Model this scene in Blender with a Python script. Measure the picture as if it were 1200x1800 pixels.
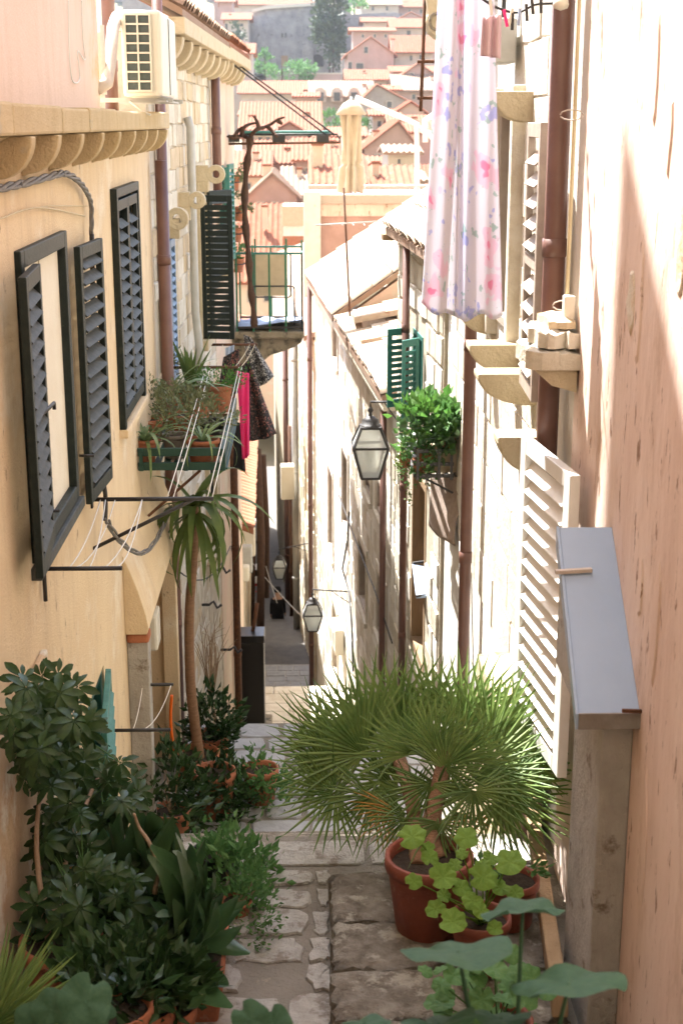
import bpy, bmesh, math, random
from mathutils import Vector, Matrix, Quaternion
R = math.radians
rnd = random.Random(7)
for o in list(bpy.data.objects): bpy.data.objects.remove(o)
scene = bpy.context.scene
col = scene.collection
# ------------------------------------------------------------------ camera
PITCH = math.atan(0.274); YAW = R(1.55)
cam_d = bpy.data.cameras.new('camera'); cam = bpy.data.objects.new('camera', cam_d); col.objects.link(cam)
cam_d.sensor_fit = 'VERTICAL'; cam_d.sensor_height = 36; cam_d.lens = 50; cam_d.clip_start = .05; cam_d.clip_end = 3000
FWD = Vector((math.sin(YAW)*math.cos(PITCH), math.cos(YAW)*math.cos(PITCH), -math.sin(PITCH)))
RT = Vector((math.cos(YAW), -math.sin(YAW), 0)); UP = RT.cross(FWD)
cam.matrix_world = Matrix((RT, UP, -FWD)).transposed().to_4x4()
cam_d.dof.use_dof = True; cam_d.dof.focus_distance = 8.2; cam_d.dof.aperture_fstop = 4.5
scene.camera = cam
# ------------------------------------------------------------------ light
AZ = R(30); EL = R(58)
S = Vector((-math.sin(AZ)*math.cos(EL), math.cos(AZ)*math.cos(EL), math.sin(EL)))
w = bpy.data.worlds.new('World'); scene.world = w; w.use_nodes = True
nt = w.node_tree; nt.nodes.clear()
sky = nt.nodes.new('ShaderNodeTexSky'); sky.sky_type = 'NISHITA'; sky.sun_disc = False
sky.sun_elevation = EL; sky.sun_rotation = -AZ; sky.air_density = 1.0; sky.dust_density = 2.0; sky.ozone_density = 1.0
bg = nt.nodes.new('ShaderNodeBackground'); bg.inputs[1].default_value = .15
wo = nt.nodes.new('ShaderNodeOutputWorld'); nt.links.new(sky.outputs[0], bg.inputs[0]); nt.links.new(bg.outputs[0], wo.inputs[0])
sd = bpy.data.lights.new('sun', 'SUN'); sd.energy = 4.8; sd.angle = R(.5); sd.color = (1, .965, .91)
sun = bpy.data.objects.new('sun', sd); col.objects.link(sun); sun.rotation_euler = S.to_track_quat('Z', 'Y').to_euler(); sun.location = (0, 0, 30)
scene.view_settings.view_transform = 'Standard'; scene.view_settings.look = 'None'
scene.view_settings.gamma = 1; scene.view_settings.use_curve_mapping = False
scene.view_settings.exposure = 2.3
HAZE = .00022
# ------------------------------------------------------------------ pixel -> place
def ray(px, py): return FWD + RT*((px-600)/2500) + UP*((900-py)/2500)
def PY(px, py, Y): r = ray(px, py); return r*(Y/r.y)
def PZ(px, py, Z): r = ray(px, py); return r*(Z/r.z)
class Frame:            # a vertical wall plane: s along it (downhill), n into the street, z up
    def __init__(self, x0, y0, x1, y1, side):
        self.o = Vector((x0, y0, 0)); self.t = (Vector((x1, y1, 0))-self.o); self.L = self.t.length; self.t.normalize()
        self.n = Vector((self.t.y, -self.t.x, 0))*side      # side +1: left wall, -1: right wall
    def p(self, s, n, z): return self.o+self.t*s+self.n*n+Vector((0, 0, z))
    def at(self, px, py, off=0):
        r = ray(px, py); o = self.o+self.n*off
        q = r*(o.dot(self.n)/r.dot(self.n)); return ((q-self.o).dot(self.t), q.z)
L1 = Frame(-1.25, 0, -1.25, 12.1, 1); L2 = Frame(-1.25, 12.1, -1.0, 22, 1)
L3 = Frame(-1.12, 22, -1.65, 45, 1); L4 = Frame(-1.65, 45, -2.65, 70, 1)
R1 = Frame(1.2, 0, 1.2, 12, -1); R2 = Frame(1.18, 12, 1.0, 15.3, -1)
R3 = Frame(1.0, 15.3, .22, 28, -1); R4 = Frame(.22, 28, -1.43, 70, -1)
# ------------------------------------------------------------------ materials
MATS = {}
def mat(name, c1, c2=None, scale=3, rough=.85, bump=.3, bscale=None, c3=None, s3=1.2, t3=.6, stretch=(1, 1, 1), spec=.3, trans=0, detail=8, metal=0, bdist=.02, streak=None, w3=.08, c4=None, s4=14, t4=.66, st4=(1, 1, .35)):
    m = bpy.data.materials.new(name); m.use_nodes = True; MATS[name] = m
    N = m.node_tree.nodes; K = m.node_tree.links; b = N['Principled BSDF']
    b.inputs['Roughness'].default_value = rough; b.inputs['Specular IOR Level'].default_value = spec; b.inputs['Metallic'].default_value = metal
    tc = N.new('ShaderNodeTexCoord'); mp = N.new('ShaderNodeMapping'); K.new(tc.outputs['Object'], mp.inputs[0]); mp.inputs['Scale'].default_value = stretch
    def noise(s, d=detail, r=.6, vec=None):
        n = N.new('ShaderNodeTexNoise'); n.inputs['Scale'].default_value = s; n.inputs['Detail'].default_value = d; n.inputs['Roughness'].default_value = r
        K.new(vec or mp.outputs[0], n.inputs['Vector']); return n
    def mix(fac, a, c):
        x = N.new('ShaderNodeMix'); x.data_type = 'RGBA'
        K.new(fac, x.inputs[0])
        for i, v in ((6, a), (7, c)):
            if isinstance(v, tuple): x.inputs[i].default_value = (*v, 1)
            else: K.new(v, x.inputs[i])
        return x.outputs[2]
    def ramp(sock, lo, hi):
        r = N.new('ShaderNodeMapRange'); r.inputs[1].default_value = lo; r.inputs[2].default_value = hi; K.new(sock, r.inputs[0]); return r.outputs[0]
    c = c1
    if c2: c = mix(ramp(noise(scale).outputs[0], .35, .65), c1, c2)
    if c3: c = mix(ramp(noise(s3, 10, .7).outputs[0], t3, t3+w3), c, c3)
    if c4:              # small chips and scars
        mp4 = N.new('ShaderNodeMapping'); mp4.inputs['Scale'].default_value = st4; K.new(tc.outputs['Object'], mp4.inputs[0])
        c = mix(ramp(noise(s4, 6, .75, mp4.outputs[0]).outputs[0], t4, t4+.03), c, c4)
    if streak:          # vertical run-off marks
        mp2 = N.new('ShaderNodeMapping'); mp2.inputs['Scale'].default_value = (5, 5, .9); K.new(tc.outputs['Object'], mp2.inputs[0])
        c = mix(ramp(noise(1.0, 10, .75, mp2.outputs[0]).outputs[0], .5, .95), c, streak)
    if isinstance(c, tuple): b.inputs['Base Color'].default_value = (*c, 1)
    else: K.new(c, b.inputs['Base Color'])
    if bump:
        bp = N.new('ShaderNodeBump'); bp.inputs['Strength'].default_value = bump; bp.inputs['Distance'].default_value = bdist
        K.new(noise(bscale or scale*6, 8, .65).outputs[0], bp.inputs['Height']); K.new(bp.outputs[0], b.inputs['Normal'])
    if trans:
        tr = N.new('ShaderNodeBsdfTranslucent'); ms = N.new('ShaderNodeMixShader'); ms.inputs[0].default_value = trans
        if isinstance(c, tuple): tr.inputs[0].default_value = (*c, 1)
        else: K.new(c, tr.inputs[0])
        K.new(b.outputs[0], ms.inputs[1]); K.new(tr.outputs[0], ms.inputs[2]); K.new(ms.outputs[0], N['Material Output'].inputs[0])
    return m
M = {}
M['ochre'] = mat('ochre_plaster', (.76, .61, .41), (.70, .54, .35), 1.6, .92, .5, 60, (.80, .70, .55), 1.6, .53, streak=(.50, .36, .22), c4=(.44, .32, .21), s4=9, t4=.63, st4=(1, 1, .5), w3=.14)
M['pinkL'] = mat('salmon_plaster', (.75, .58, .49), (.71, .54, .44), 1.3, .92, .35, 50, (.62, .44, .22), .9, .56, streak=(.58, .42, .30))
M['oldL'] = mat('worn_render', (.60, .46, .30), (.50, .34, .22), 4, .95, .8, 18, (.66, .60, .50), 2.2, .52)
M['pinkR'] = mat('weathered_pink_plaster', (.76, .62, .54), (.69, .53, .45), 2.4, .93, .6, 8, (.52, .37, .28), 3.4, .54, stretch=(1, 1, .4), streak=(.50, .36, .28), c4=(.30, .19, .13), s4=13, t4=.60, st4=(1, 1, .25), w3=.16)
M['pinkR2'] = mat('rosy_plaster', (.50, .33, .29), (.42, .27, .23), 2.5, .93, .5, 20, (.40, .26, .22), 2, .6)
M['facadepink'] = mat('faded_pink_plaster', (.66, .48, .38), (.60, .50, .38), 2, .93, .4, 20, (.62, .55, .45), 1.5, .55)
M['lime'] = mat('pale_limestone', (.58, .53, .43), (.46, .40, .30), 5, .9, .7, 22, (.30, .25, .19), 4, .6)
M['lime2'] = mat('light_limestone', (.66, .62, .53), (.54, .48, .38), 6, .9, .6, 25, (.36, .31, .24), 5, .64)
M['lime3'] = mat('warm_limestone', (.60, .49, .34), (.48, .38, .25), 5, .9, .7, 25, (.30, .24, .16), 5, .62)
M['mortar'] = mat('lime_mortar', (.55, .49, .39), (.46, .40, .31), 6, .95, .7, 30, (.36, .31, .24), 3, .6)
M['white_render'] = mat('whitewashed_render', (.74, .71, .65), (.66, .62, .54), 3, .92, .6, 20, (.46, .42, .35), 3.4, .62)
M['carved'] = mat('carved_stone', (.56, .48, .34), (.48, .40, .27), 7, .9, .7, 40, (.34, .28, .19), 5, .62)
M['cornice'] = mat('painted_cornice', (.62, .49, .30), (.55, .42, .24), 5, .92, .8, 60, (.46, .40, .30), 4, .6)
M['bstone'] = mat('mossy_stone', (.30, .26, .20), (.22, .19, .14), 8, .95, .9, 30, (.09, .085, .07), 5, .52)
M['green'] = mat('dark_green_paint', (.008, .015, .014), (.014, .022, .02), 20, .5, .2, 40, (.15, .16, .14), 14, .66, spec=.3)
M['slat'] = mat('grey_green_slat_paint', (.045, .052, .050), (.075, .08, .076), 16, .7, .15, 40, spec=.4)
M['teal'] = mat('teal_paint', (.03, .15, .13), (.05, .20, .17), 14, .5, .15, 40, spec=.4)
M['blue'] = mat('blue_grey_paint', (.10, .17, .26), (.15, .22, .31), 14, .5, .15, 40, spec=.4)
M['white'] = mat('white_gloss_paint', (.80, .79, .75), (.74, .72, .67), 8, .4, .1, 40, (.50, .45, .36), 7, .68, spec=.5)
M['dove'] = mat('grey_brown_paint', (.42, .36, .30), (.35, .29, .24), 10, .6, .2, 40)
M['pipe'] = mat('brown_pipe_paint', (.125, .058, .046), (.16, .08, .062), 6, .42, .08, 30, (.25, .13, .09), 4, .66, spec=.5)
M['pipegrey'] = mat('galvanised_pipe', (.45, .45, .43), (.38, .38, .36), 8, .45, .1, 30, spec=.5)
M['iron'] = mat('black_iron', (.02, .02, .022), (.035, .03, .028), 18, .55, .2, 50, (.10, .045, .02), 12, .66, spec=.5)
M['rust'] = mat('rusty_iron', (.14, .06, .03), (.07, .035, .02), 20, .8, .4, 50)
M['cable'] = mat('grey_cable', (.14, .135, .13), (.20, .19, .18), 20, .6, .1, 30)
M['cord'] = mat('white_cord', (.72, .70, .66), None, 5, .8, 0)
M['cond'] = mat('cream_conduit', (.62, .52, .33), (.55, .45, .28), 8, .6, .1)
M['ac'] = mat('cream_ac_casing', (.72, .69, .60), (.68, .64, .55), 6, .42, .05, 30, (.45, .40, .32), 6, .70, spec=.5)
M['acdark'] = mat('condenser_fins', (.075, .10, .10), (.10, .125, .12), 20, .5, .3, 120)
M['hose'] = mat('insulation_hose', (.58, .50, .44), (.50, .43, .37), 10, .8, .3, 60)
M['terra'] = mat('terracotta', (.44, .17, .09), (.30, .105, .055), 9, .85, .5, 40, (.52, .38, .28), 9, .58, w3=.15)
M['terra2'] = mat('dark_terracotta_plastic', (.26, .07, .04), (.19, .05, .03), 8, .6, .3, 40, (.36, .20, .14), 12, .6, spec=.45)
M['soil'] = mat('potting_soil', (.035, .025, .018), (.06, .045, .03), 30, .95, 1, 60)
M['tile'] = mat('clay_roof_tile', (.24, .075, .036), (.27, .105, .055), 2.2, .9, .5, 30, (.30, .17, .11), 1.8, .58)
M['tile2'] = mat('faded_roof_tile', (.28, .125, .07), (.24, .085, .045), 2.5, .9, .5, 30, (.27, .17, .12), 1.6, .62)
M['tile3'] = mat('pale_roof_tile', (.30, .22, .16), (.27, .16, .11), 2.5, .9, .5, 30, (.18, .14, .11), 1.6, .6)
M['mtile'] = mat('mortar_capped_tile', (.50, .42, .33), (.42, .30, .22), 3, .9, .6, 30, (.30, .115, .07), 2.2, .60)
M['gray'] = mat('grey_metal_paint', (.36, .46, .62), (.32, .42, .58), 3, .3, .06, 8, (.34, .30, .26), 7, .73, spec=.5)
M['grayd'] = mat('rusty_grey_edge', (.20, .17, .15), (.26, .24, .22), 10, .6, .2)
M['conc'] = mat('grey_concrete', (.48, .46, .43), (.36, .34, .31), 4, .9, .7, 30, (.20, .165, .13), 6, .57, streak=(.25, .21, .17))
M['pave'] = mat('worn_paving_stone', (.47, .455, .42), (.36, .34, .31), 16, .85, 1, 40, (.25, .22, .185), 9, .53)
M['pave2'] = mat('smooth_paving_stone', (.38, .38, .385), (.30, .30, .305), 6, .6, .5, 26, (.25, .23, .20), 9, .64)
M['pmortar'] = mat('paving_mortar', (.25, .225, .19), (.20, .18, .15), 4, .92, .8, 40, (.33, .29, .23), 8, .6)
M['shade_step'] = mat('shade_dark_step', (.15, .14, .13), (.11, .105, .10), 4, .7, .6, 20)  # shade of the lower lane painted in as a darker step colour
M['slab'] = mat('mottled_stone_slab', (.38, .345, .29), (.17, .145, .115), 11, .92, 1, 45, (.50, .47, .40), 9, .54, bdist=.04)
M['black'] = mat('black_enamel', (.006, .006, .007), (.009, .009, .009), 6, .35, .05, 30, spec=.5)
M['dark'] = mat('dark_room', (.03, .026, .022), None, 3, .9, 0)
M['linen'] = mat('cream_blind', (.78, .73, .62), (.74, .68, .56), 4, .9, .2, 60)
M['skin'] = mat('skin', (.50, .30, .21), None, 5, .6, 0)
M['coat'] = mat('dark_cloth', (.012, .012, .015), (.02, .02, .022), 10, .9, .2)
M['red'] = mat('red_cloth', (.55, .03, .02), (.45, .025, .02), 8, .8, .1)
M['bluecloth'] = mat('pale_blue_cloth', (.42, .50, .66), (.34, .42, .60), 4, .85, .3, 20)
M['beige'] = mat('beige_canvas', (.58, .47, .33), (.50, .40, .28), 8, .85, .3, 60)
M['towel'] = mat('hessian_towel', (.46, .37, .31), (.36, .28, .24), 30, .95, .6, 120)
M['cream'] = mat('cream_parasol_canvas', (.54, .46, .34), (.46, .38, .27), 3, .85, .3, 10)
M['pinkcloth'] = mat('bright_pink_fabric', (.95, .12, .38), (.90, .09, .33), 4, .8, .1, trans=.5)
M['orange'] = mat('orange_hose', (.85, .16, .015), None, 4, .4, 0)
M['wood'] = mat('weathered_plank', (.36, .25, .15), (.27, .18, .10), 6, .9, .6, 30, (.18, .12, .07), 4, .6, stretch=(1, 1, .2))
M['bark'] = mat('ringed_trunk', (.34, .20, .12), (.26, .15, .09), 14, .95, .8, 40, stretch=(1, 1, 5))
M['vine'] = mat('vine_wood', (.09, .05, .035), (.06, .035, .025), 14, .95, .8, 40)
M['twig'] = mat('pale_branch', (.34, .24, .16), (.28, .19, .12), 14, .9, .5, 40)
M['fort'] = mat('grey_fortress_stone', (.36, .35, .345), (.22, .22, .225), .5, .95, .8, 2.2, (.16, .155, .15), .8, .57, bdist=.4)
M['fwall'] = mat('distant_stone_wall', (.33, .29, .255), (.27, .235, .21), .6, .95, .8, 3, (.26, .22, .19), 1.2, .58, bdist=.1)
M['fpink'] = mat('distant_pink_wall', (.44, .30, .26), (.38, .26, .22), .8, .95, .6, 3, (.38, .28, .24), 1.2, .6, bdist=.1)
M['fcream'] = mat('distant_cream_wall', (.50, .43, .36), (.44, .37, .31), .6, .95, .5, 3, (.42, .35, .29), 1.2, .6, bdist=.1)
M['glass'] = mat('dark_window_pane', (.05, .06, .07), None, 3, .15, 0, spec=.6)
M['hill'] = mat('scrubby_hillside', (.30, .25, .18), (.14, .15, .08), .05, .95, .8, .6, (.34, .28, .22), .12, .55, bdist=.5)
M['pinkg'] = mat('pale_pink_cloth', (.80, .62, .66), (.74, .55, .60), 6, .85, .1, trans=.2)
M['dgreen'] = mat('tray_green_paint', (.012, .05, .038), (.02, .06, .045), 14, .5, .15, 40, (.08, .04, .03), 9, .68, spec=.4)
M['railgreen'] = mat('railing_green_paint', (.03, .13, .07), (.04, .16, .09), 14, .5, .15, 40)
M['iron2'] = mat('grey_iron', (.06, .06, .065), (.09, .09, .09), 14, .5, .15, 40)
G = dict(spec=.32, rough=.45, bump=.15)
M['gdark'] = mat('glossy_dark_leaf', (.018, .048, .016), (.040, .082, .024), 3, trans=.14, spec=.3, rough=.38, bump=.1)
M['gasp'] = mat('broad_green_leaf', (.04, .095, .035), (.075, .14, .05), 3, trans=.18, spec=.6, rough=.3, bump=.1)
M['gpalm'] = mat('fan_palm_leaf', (.09, .175, .05), (.23, .32, .095), 2.2, trans=.3, **G)
M['glime'] = mat('fresh_geranium_leaf', (.16, .30, .045), (.22, .36, .06), 6, trans=.4, rough=.6, bump=.3, bscale=30, spec=.3)
M['gmid'] = mat('soft_green_leaf', (.07, .18, .055), (.12, .24, .075), 6, trans=.3, rough=.55, bump=.2, spec=.3)
M['gfore'] = mat('cool_green_leaf', (.028, .085, .042), (.045, .11, .055), 6, trans=.25, rough=.55, bump=.3, bscale=14, spec=.35)
M['gbright'] = mat('bright_green_leaf', (.06, .17, .035), (.11, .24, .045), 6, trans=.4, rough=.45, bump=.2, spec=.4)
M['gspider'] = mat('striped_strap_leaf', (.26, .33, .14), (.12, .20, .075), 10, trans=.3, **G)
M['gstrap'] = mat('yellowing_strap_leaf', (.15, .20, .055), (.09, .15, .04), 4, trans=.3, **G)
M['gdry'] = mat('olive_dull_leaf', (.20, .21, .10), (.12, .15, .07), 8, trans=.25, **G)
M['gtree'] = mat('dark_tree_foliage', (.05, .08, .045), (.075, .11, .055), 1, trans=.15, **G)
M['yellowleaf'] = mat('withered_yellow_leaf', (.55, .32, .08), (.45, .22, .05), 8, trans=.3, **G)
def cloth_floral(name, base, blots, rough=.8, tr=.3):
    m = bpy.data.materials.new(name); m.use_nodes = True; N = m.node_tree.nodes; K = m.node_tree.links; b = N['Principled BSDF']; b.inputs['Roughness'].default_value = rough
    tc = N.new('ShaderNodeTexCoord'); c = base
    for (sc, colr, th, off, dist) in blots:
        mp = N.new('ShaderNodeMapping'); mp.inputs['Location'].default_value = off; K.new(tc.outputs['Object'], mp.inputs[0])
        nz = N.new('ShaderNodeTexNoise'); nz.inputs['Scale'].default_value = sc*2.2; K.new(mp.outputs[0], nz.inputs['Vector'])
        ad = N.new('ShaderNodeMix'); ad.data_type = 'RGBA'; ad.blend_type = 'LINEAR_LIGHT'; ad.inputs[0].default_value = dist; K.new(mp.outputs[0], ad.inputs[6]); K.new(nz.outputs['Color'], ad.inputs[7])
        v = N.new('ShaderNodeTexVoronoi'); v.inputs['Scale'].default_value = sc; K.new(ad.outputs[2], v.inputs['Vector'])
        r = N.new('ShaderNodeMapRange'); r.inputs[1].default_value = th; r.inputs[2].default_value = th+.03; r.inputs[3].default_value = 1; r.inputs[4].default_value = 0; K.new(v.outputs['Distance'], r.inputs[0])
        x = N.new('ShaderNodeMix'); x.data_type = 'RGBA'; K.new(r.outputs[0], x.inputs[0]); x.inputs[7].default_value = (*colr, 1)
        if isinstance(c, tuple): x.inputs[6].default_value = (*c, 1)
        else: K.new(c, x.inputs[6])
        c = x.outputs[2]
    K.new(c, b.inputs['Base Color'])
    t = N.new('ShaderNodeBsdfTranslucent'); K.new(c, t.inputs[0]); s = N.new('ShaderNodeMixShader'); s.inputs[0].default_value = tr
    K.new(b.outputs[0], s.inputs[1]); K.new(t.outputs[0], s.inputs[2]); K.new(s.outputs[0], N['Material Output'].inputs[0]); return m
M['floral'] = cloth_floral('white_floral_print', (.80, .78, .84), [(9, (.52, .62, .62), .23, (0, 0, 0), .11), (7, (.56, .58, .80), .22, (3, 1, 2), .11), (4.8, (.84, .68, .78), .30, (1, 5, 3), .10), (4.8, (.82, .42, .58), .14, (1, 5, 3), .10)], tr=.6)
M['darkfloral'] = cloth_floral('black_floral_print', (.02, .018, .02), [(16, (.60, .20, .16), .26, (0, 0, 0), .12), (19, (.66, .52, .46), .16, (2, 2, 1), .12)], tr=.1)
M['bwprint'] = cloth_floral('black_and_white_print', (.03, .03, .035), [(11, (.75, .73, .70), .34, (0, 0, 0), .25)], tr=.1)
M['lampglass'] = bpy.data.materials.new('frosted_lamp_glass'); M['lampglass'].use_nodes = True
_b = M['lampglass'].node_tree.nodes['Principled BSDF']; _b.inputs['Base Color'].default_value = (.78, .82, .80, 1); _b.inputs['Roughness'].default_value = .35; _b.inputs['Transmission Weight'].default_value = .6; _b.inputs['IOR'].default_value = 1.1
M['amber'] = bpy.data.materials.new('lit_amber_glass'); M['amber'].use_nodes = True
_b = M['amber'].node_tree.nodes['Principled BSDF']; _b.inputs['Base Color'].default_value = (.9, .5, .1, 1); _b.inputs['Emission Color'].default_value = (1, .45, .1, 1); _b.inputs['Emission Strength'].default_value = .35
# ------------------------------------------------------------------ mesh building
ORG = {}
class MB:
    def __init__(s): s.v = []; s.f = []; s.sm = set()
    def add(s, vs, fs, smooth=False):
        k = len(s.v); s.v += [Vector(q) for q in vs]
        if smooth: s.sm.update(range(len(s.f), len(s.f)+len(fs)))
        s.f += [tuple(i+k for i in f) for f in fs]; return s
    def poly(s, pts): return s.add(pts, [tuple(range(len(pts)))])
    def hexa(s, p):    # p: 8 points, bottom 4 ccw then top 4
        return s.add(p, [(3, 2, 1, 0), (4, 5, 6, 7), (0, 1, 5, 4), (1, 2, 6, 5), (2, 3, 7, 6), (3, 0, 4, 7)])
    def box(s, x0, x1, y0, y1, z0, z1):
        return s.hexa([(x0, y0, z0), (x1, y0, z0), (x1, y1, z0), (x0, y1, z0), (x0, y0, z1), (x1, y0, z1), (x1, y1, z1), (x0, y1, z1)])
    def fbox(s, F, s0, s1, n0, n1, z0, z1):
        return s.hexa([F.p(a, n, z) for z in (z0, z1) for a, n in ((s0, n0), (s1, n0), (s1, n1), (s0, n1))])
    def prism(s, poly, vec):
        n = len(poly); vec = Vector(vec); a = [Vector(q) for q in poly]
        return s.add(a+[q+vec for q in a], [tuple(range(n))[::-1], tuple(range(n, 2*n))]+[(i, (i+1) % n, (i+1) % n+n, i+n) for i in range(n)])
    def beam(s, a, b, wd, h, up=Vector((0, 0, 1))):
        a = Vector(a); b = Vector(b); d = (b-a).normalized(); x = d.cross(up)
        if x.length < 1e-4: x = Vector((1, 0, 0))
        x = x.normalized()*wd/2; y = x.cross(d).normalized()*h/2
        return s.hexa([a-x-y, a+x-y, b+x-y, b-x-y, a-x+y, a+x+y, b+x+y, b-x+y])
    def tube(s, pts, r, seg=8, cap=True):
        pts = [Vector(q) for q in pts]; n = len(pts); rs = r if isinstance(r, (list, tuple)) else [r]*n
        ref = None; vs = []
        for i, q in enumerate(pts):
            d = (pts[min(i+1, n-1)]-pts[max(i-1, 0)])
            d = d.normalized() if d.length > 1e-9 else Vector((0, 0, 1))
            if ref is None: ref = d.orthogonal().normalized()
            ref = (ref-d*ref.dot(d)); ref = ref.normalized() if ref.length > 1e-6 else d.orthogonal().normalized()
            b = d.cross(ref)
            for k in range(seg):
                a = 2*math.pi*k/seg; vs.append(q+(ref*math.cos(a)+b*math.sin(a))*rs[i])
        fs = [(i*seg+k, i*seg+(k+1) % seg, (i+1)*seg+(k+1) % seg, (i+1)*seg+k) for i in range(n-1) for k in range(seg)]
        s.add(vs, fs, True)
        if cap: k = len(s.v)-n*seg; s.f += [tuple(k+i for i in range(seg))[::-1], tuple(k+(n-1)*seg+i for i in range(seg))]
        return s
    def lathe(s, c, prof, seg=20, sx=1, sy=1):
        c = Vector(c); vs = [c+Vector((r*math.cos(2*math.pi*k/seg)*sx, r*math.sin(2*math.pi*k/seg)*sy, z)) for r, z in prof for k in range(seg)]
        fs = [(i*seg+k, i*seg+(k+1) % seg, (i+1)*seg+(k+1) % seg, (i+1)*seg+k) for i in range(len(prof)-1) for k in range(seg)]
        return s.add(vs, fs, True)
    def grid(s, fn, nu, nv, smooth=True):
        vs = [fn(i/nu, j/nv) for j in range(nv+1) for i in range(nu+1)]
        return s.add(vs, [(j*(nu+1)+i, j*(nu+1)+i+1, (j+1)*(nu+1)+i+1, (j+1)*(nu+1)+i) for j in range(nv) for i in range(nu)], smooth)
    def mesh(s, name, m, org=Vector((0, 0, 0))):
        me = bpy.data.meshes.new(name); me.from_pydata([q-org for q in s.v], [], s.f); me.update()
        if s.sm:
            for i in s.sm: me.polygons[i].use_smooth = True
        if m: me.materials.append(M[m] if isinstance(m, str) else m)
        return me
    def build(s, name, m, parent=None, bevel=0, solid=0, label=None, kind=None, org=None, subdiv=0):
        if parent is not None: o0 = ORG[parent.name]
        else:
            if org is None:
                xs = [q.x for q in s.v]; ys = [q.y for q in s.v]; org = Vector(((min(xs)+max(xs))/2, (min(ys)+max(ys))/2, min(q.z for q in s.v)))
            o0 = Vector(org)
        ob = bpy.data.objects.new(name, s.mesh(name, m, o0)); col.objects.link(ob)
        if parent is not None: ob.parent = parent
        else: ob.location = o0
        ORG[ob.name] = o0
        if solid: md = ob.modifiers.new('solid', 'SOLIDIFY'); md.thickness = solid; md.offset = 0
        if subdiv: md = ob.modifiers.new('sub', 'SUBSURF'); md.levels = subdiv; md.render_levels = subdiv
        if bevel: md = ob.modifiers.new('bevel', 'BEVEL'); md.width = bevel; md.segments = 2; md.limit_method = 'ANGLE'
        if label: ob['label'] = label
        if kind: ob['kind'] = kind
        return ob
def thing(name, label, cat, loc, group=None):
    o = bpy.data.objects.new(name, None); col.objects.link(o); o.location = loc; o.empty_display_size = .1
    o['label'] = label; o['category'] = cat
    if group: o['group'] = group
    ORG[o.name] = Vector(loc); return o
def tag(o, label, cat, group=None):
    o['label'] = label; o['category'] = cat
    if group: o['group'] = group
    return o
def place(data, name, parent, mw):      # shared-mesh child placed by a matrix given in world space
    o = bpy.data.objects.new(name, data); col.objects.link(o); o.parent = parent
    o.matrix_local = Matrix.Translation(-ORG[parent.name]) @ mw; ORG[o.name] = ORG[parent.name]; return o
def basis(pos, xd, yd, sc=1):           # matrix with local X along xd, local Z near-perp; yd approximate Y
    x = Vector(xd).normalized(); z = x.cross(Vector(yd)).normalized(); y = z.cross(x)
    sc = (sc, sc, sc) if not isinstance(sc, tuple) else sc
    m = Matrix((x*sc[0], y*sc[1], z*sc[2])).transposed().to_4x4(); m.translation = pos; return m
def rv(a=1): return Vector((rnd.uniform(-a, a), rnd.uniform(-a, a), rnd.uniform(-a, a)))
def U(a, b): return rnd.uniform(a, b)
def arc(a, b, sag, n=12):
    a = Vector(a); b = Vector(b); return [a.lerp(b, i/n)-Vector((0, 0, sag*4*(i/n)*(1-i/n))) for i in range(n+1)]
def wall_mb(F, s0, s1, z0, z1, thick, holes=(), n=0, jit=0):
    mb = MB(); ss = sorted({s0, s1, *[h[0] for h in holes], *[h[1] for h in holes]}); zs = sorted({z0, z1, *[h[2] for h in holes], *[h[3] for h in holes]})
    for a, b in zip(ss, ss[1:]):
        for c, d in zip(zs, zs[1:]):
            if any(h[0]-1e-6 <= a and b <= h[1]+1e-6 and h[2]-1e-6 <= c and d <= h[3]+1e-6 for h in holes): continue
            for q in (n, n-thick): mb.poly([F.p(a, q, c), F.p(b, q, c), F.p(b, q, d), F.p(a, q, d)])
    def ring(a, b, c, d):
        P = [(a, c), (b, c), (b, d), (a, d)]
        for i in range(4):
            u, v = P[i], P[(i+1) % 4]; mb.poly([F.p(u[0], n, u[1]), F.p(v[0], n, v[1]), F.p(v[0], n-thick, v[1]), F.p(u[0], n-thick, u[1])])
    ring(s0, s1, z0, z1)
    for h in holes: ring(*h)
    return mb
def stones(F, s0, s1, z0, z1, parent, mats, h=.24, w=(.25, .6), holes=(), n=0, gap=.012, proud=(.006, .02), limit=250, name='stone'):
    """courses of separate stones bedded on a wall plane"""
    items = []; z = z0
    while z < z1-.05:
        hh = min(h*U(.8, 1.2), z1-z); s = s0+U(-.2, 0)
        while s < s1:
            ww = U(*w); a = max(s, s0); b = min(s+ww, s1); s += ww
            if b-a < .06: continue
            if any(a < q[1] and b > q[0] and z < q[3] and z+hh > q[2] for q in holes): continue
            items.append((a+gap, b-gap, z+gap, z+hh-gap))
        z += hh
    def near(i):
        q = F.p((i[0]+i[1])/2, 0, (i[2]+i[3])/2); return q.length
    items.sort(key=near); rest = [MB() for _ in mats]; ob = []
    for k, (a, b, c, d) in enumerate(items):
        m = rnd.randrange(len(mats)); mb = MB() if k < limit else rest[m]; pr = U(*proud); j = lambda: U(-.012, .012); bw = .014
        o = [F.p(a+j(), n+.0015, c+j()), F.p(b+j(), n+.0015, c+j()), F.p(b+j(), n+.0015, d+j()), F.p(a+j(), n+.0015, d+j())]
        cen = sum(o, Vector())/4; i4 = [q.lerp(cen, min(.3, bw/max((q-cen).length, .01)))+F.n*pr for q in o]
        mb.add(o+i4, [(0, 1, 5, 4), (1, 2, 6, 5), (2, 3, 7, 6), (3, 0, 4, 7), (4, 5, 6, 7)])
        if k < limit: mb.build(name, mats[m], parent)
    for m, mb in zip(mats, rest):
        if mb.v: mb.build('stonework', m, parent, kind='stuff')
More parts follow.
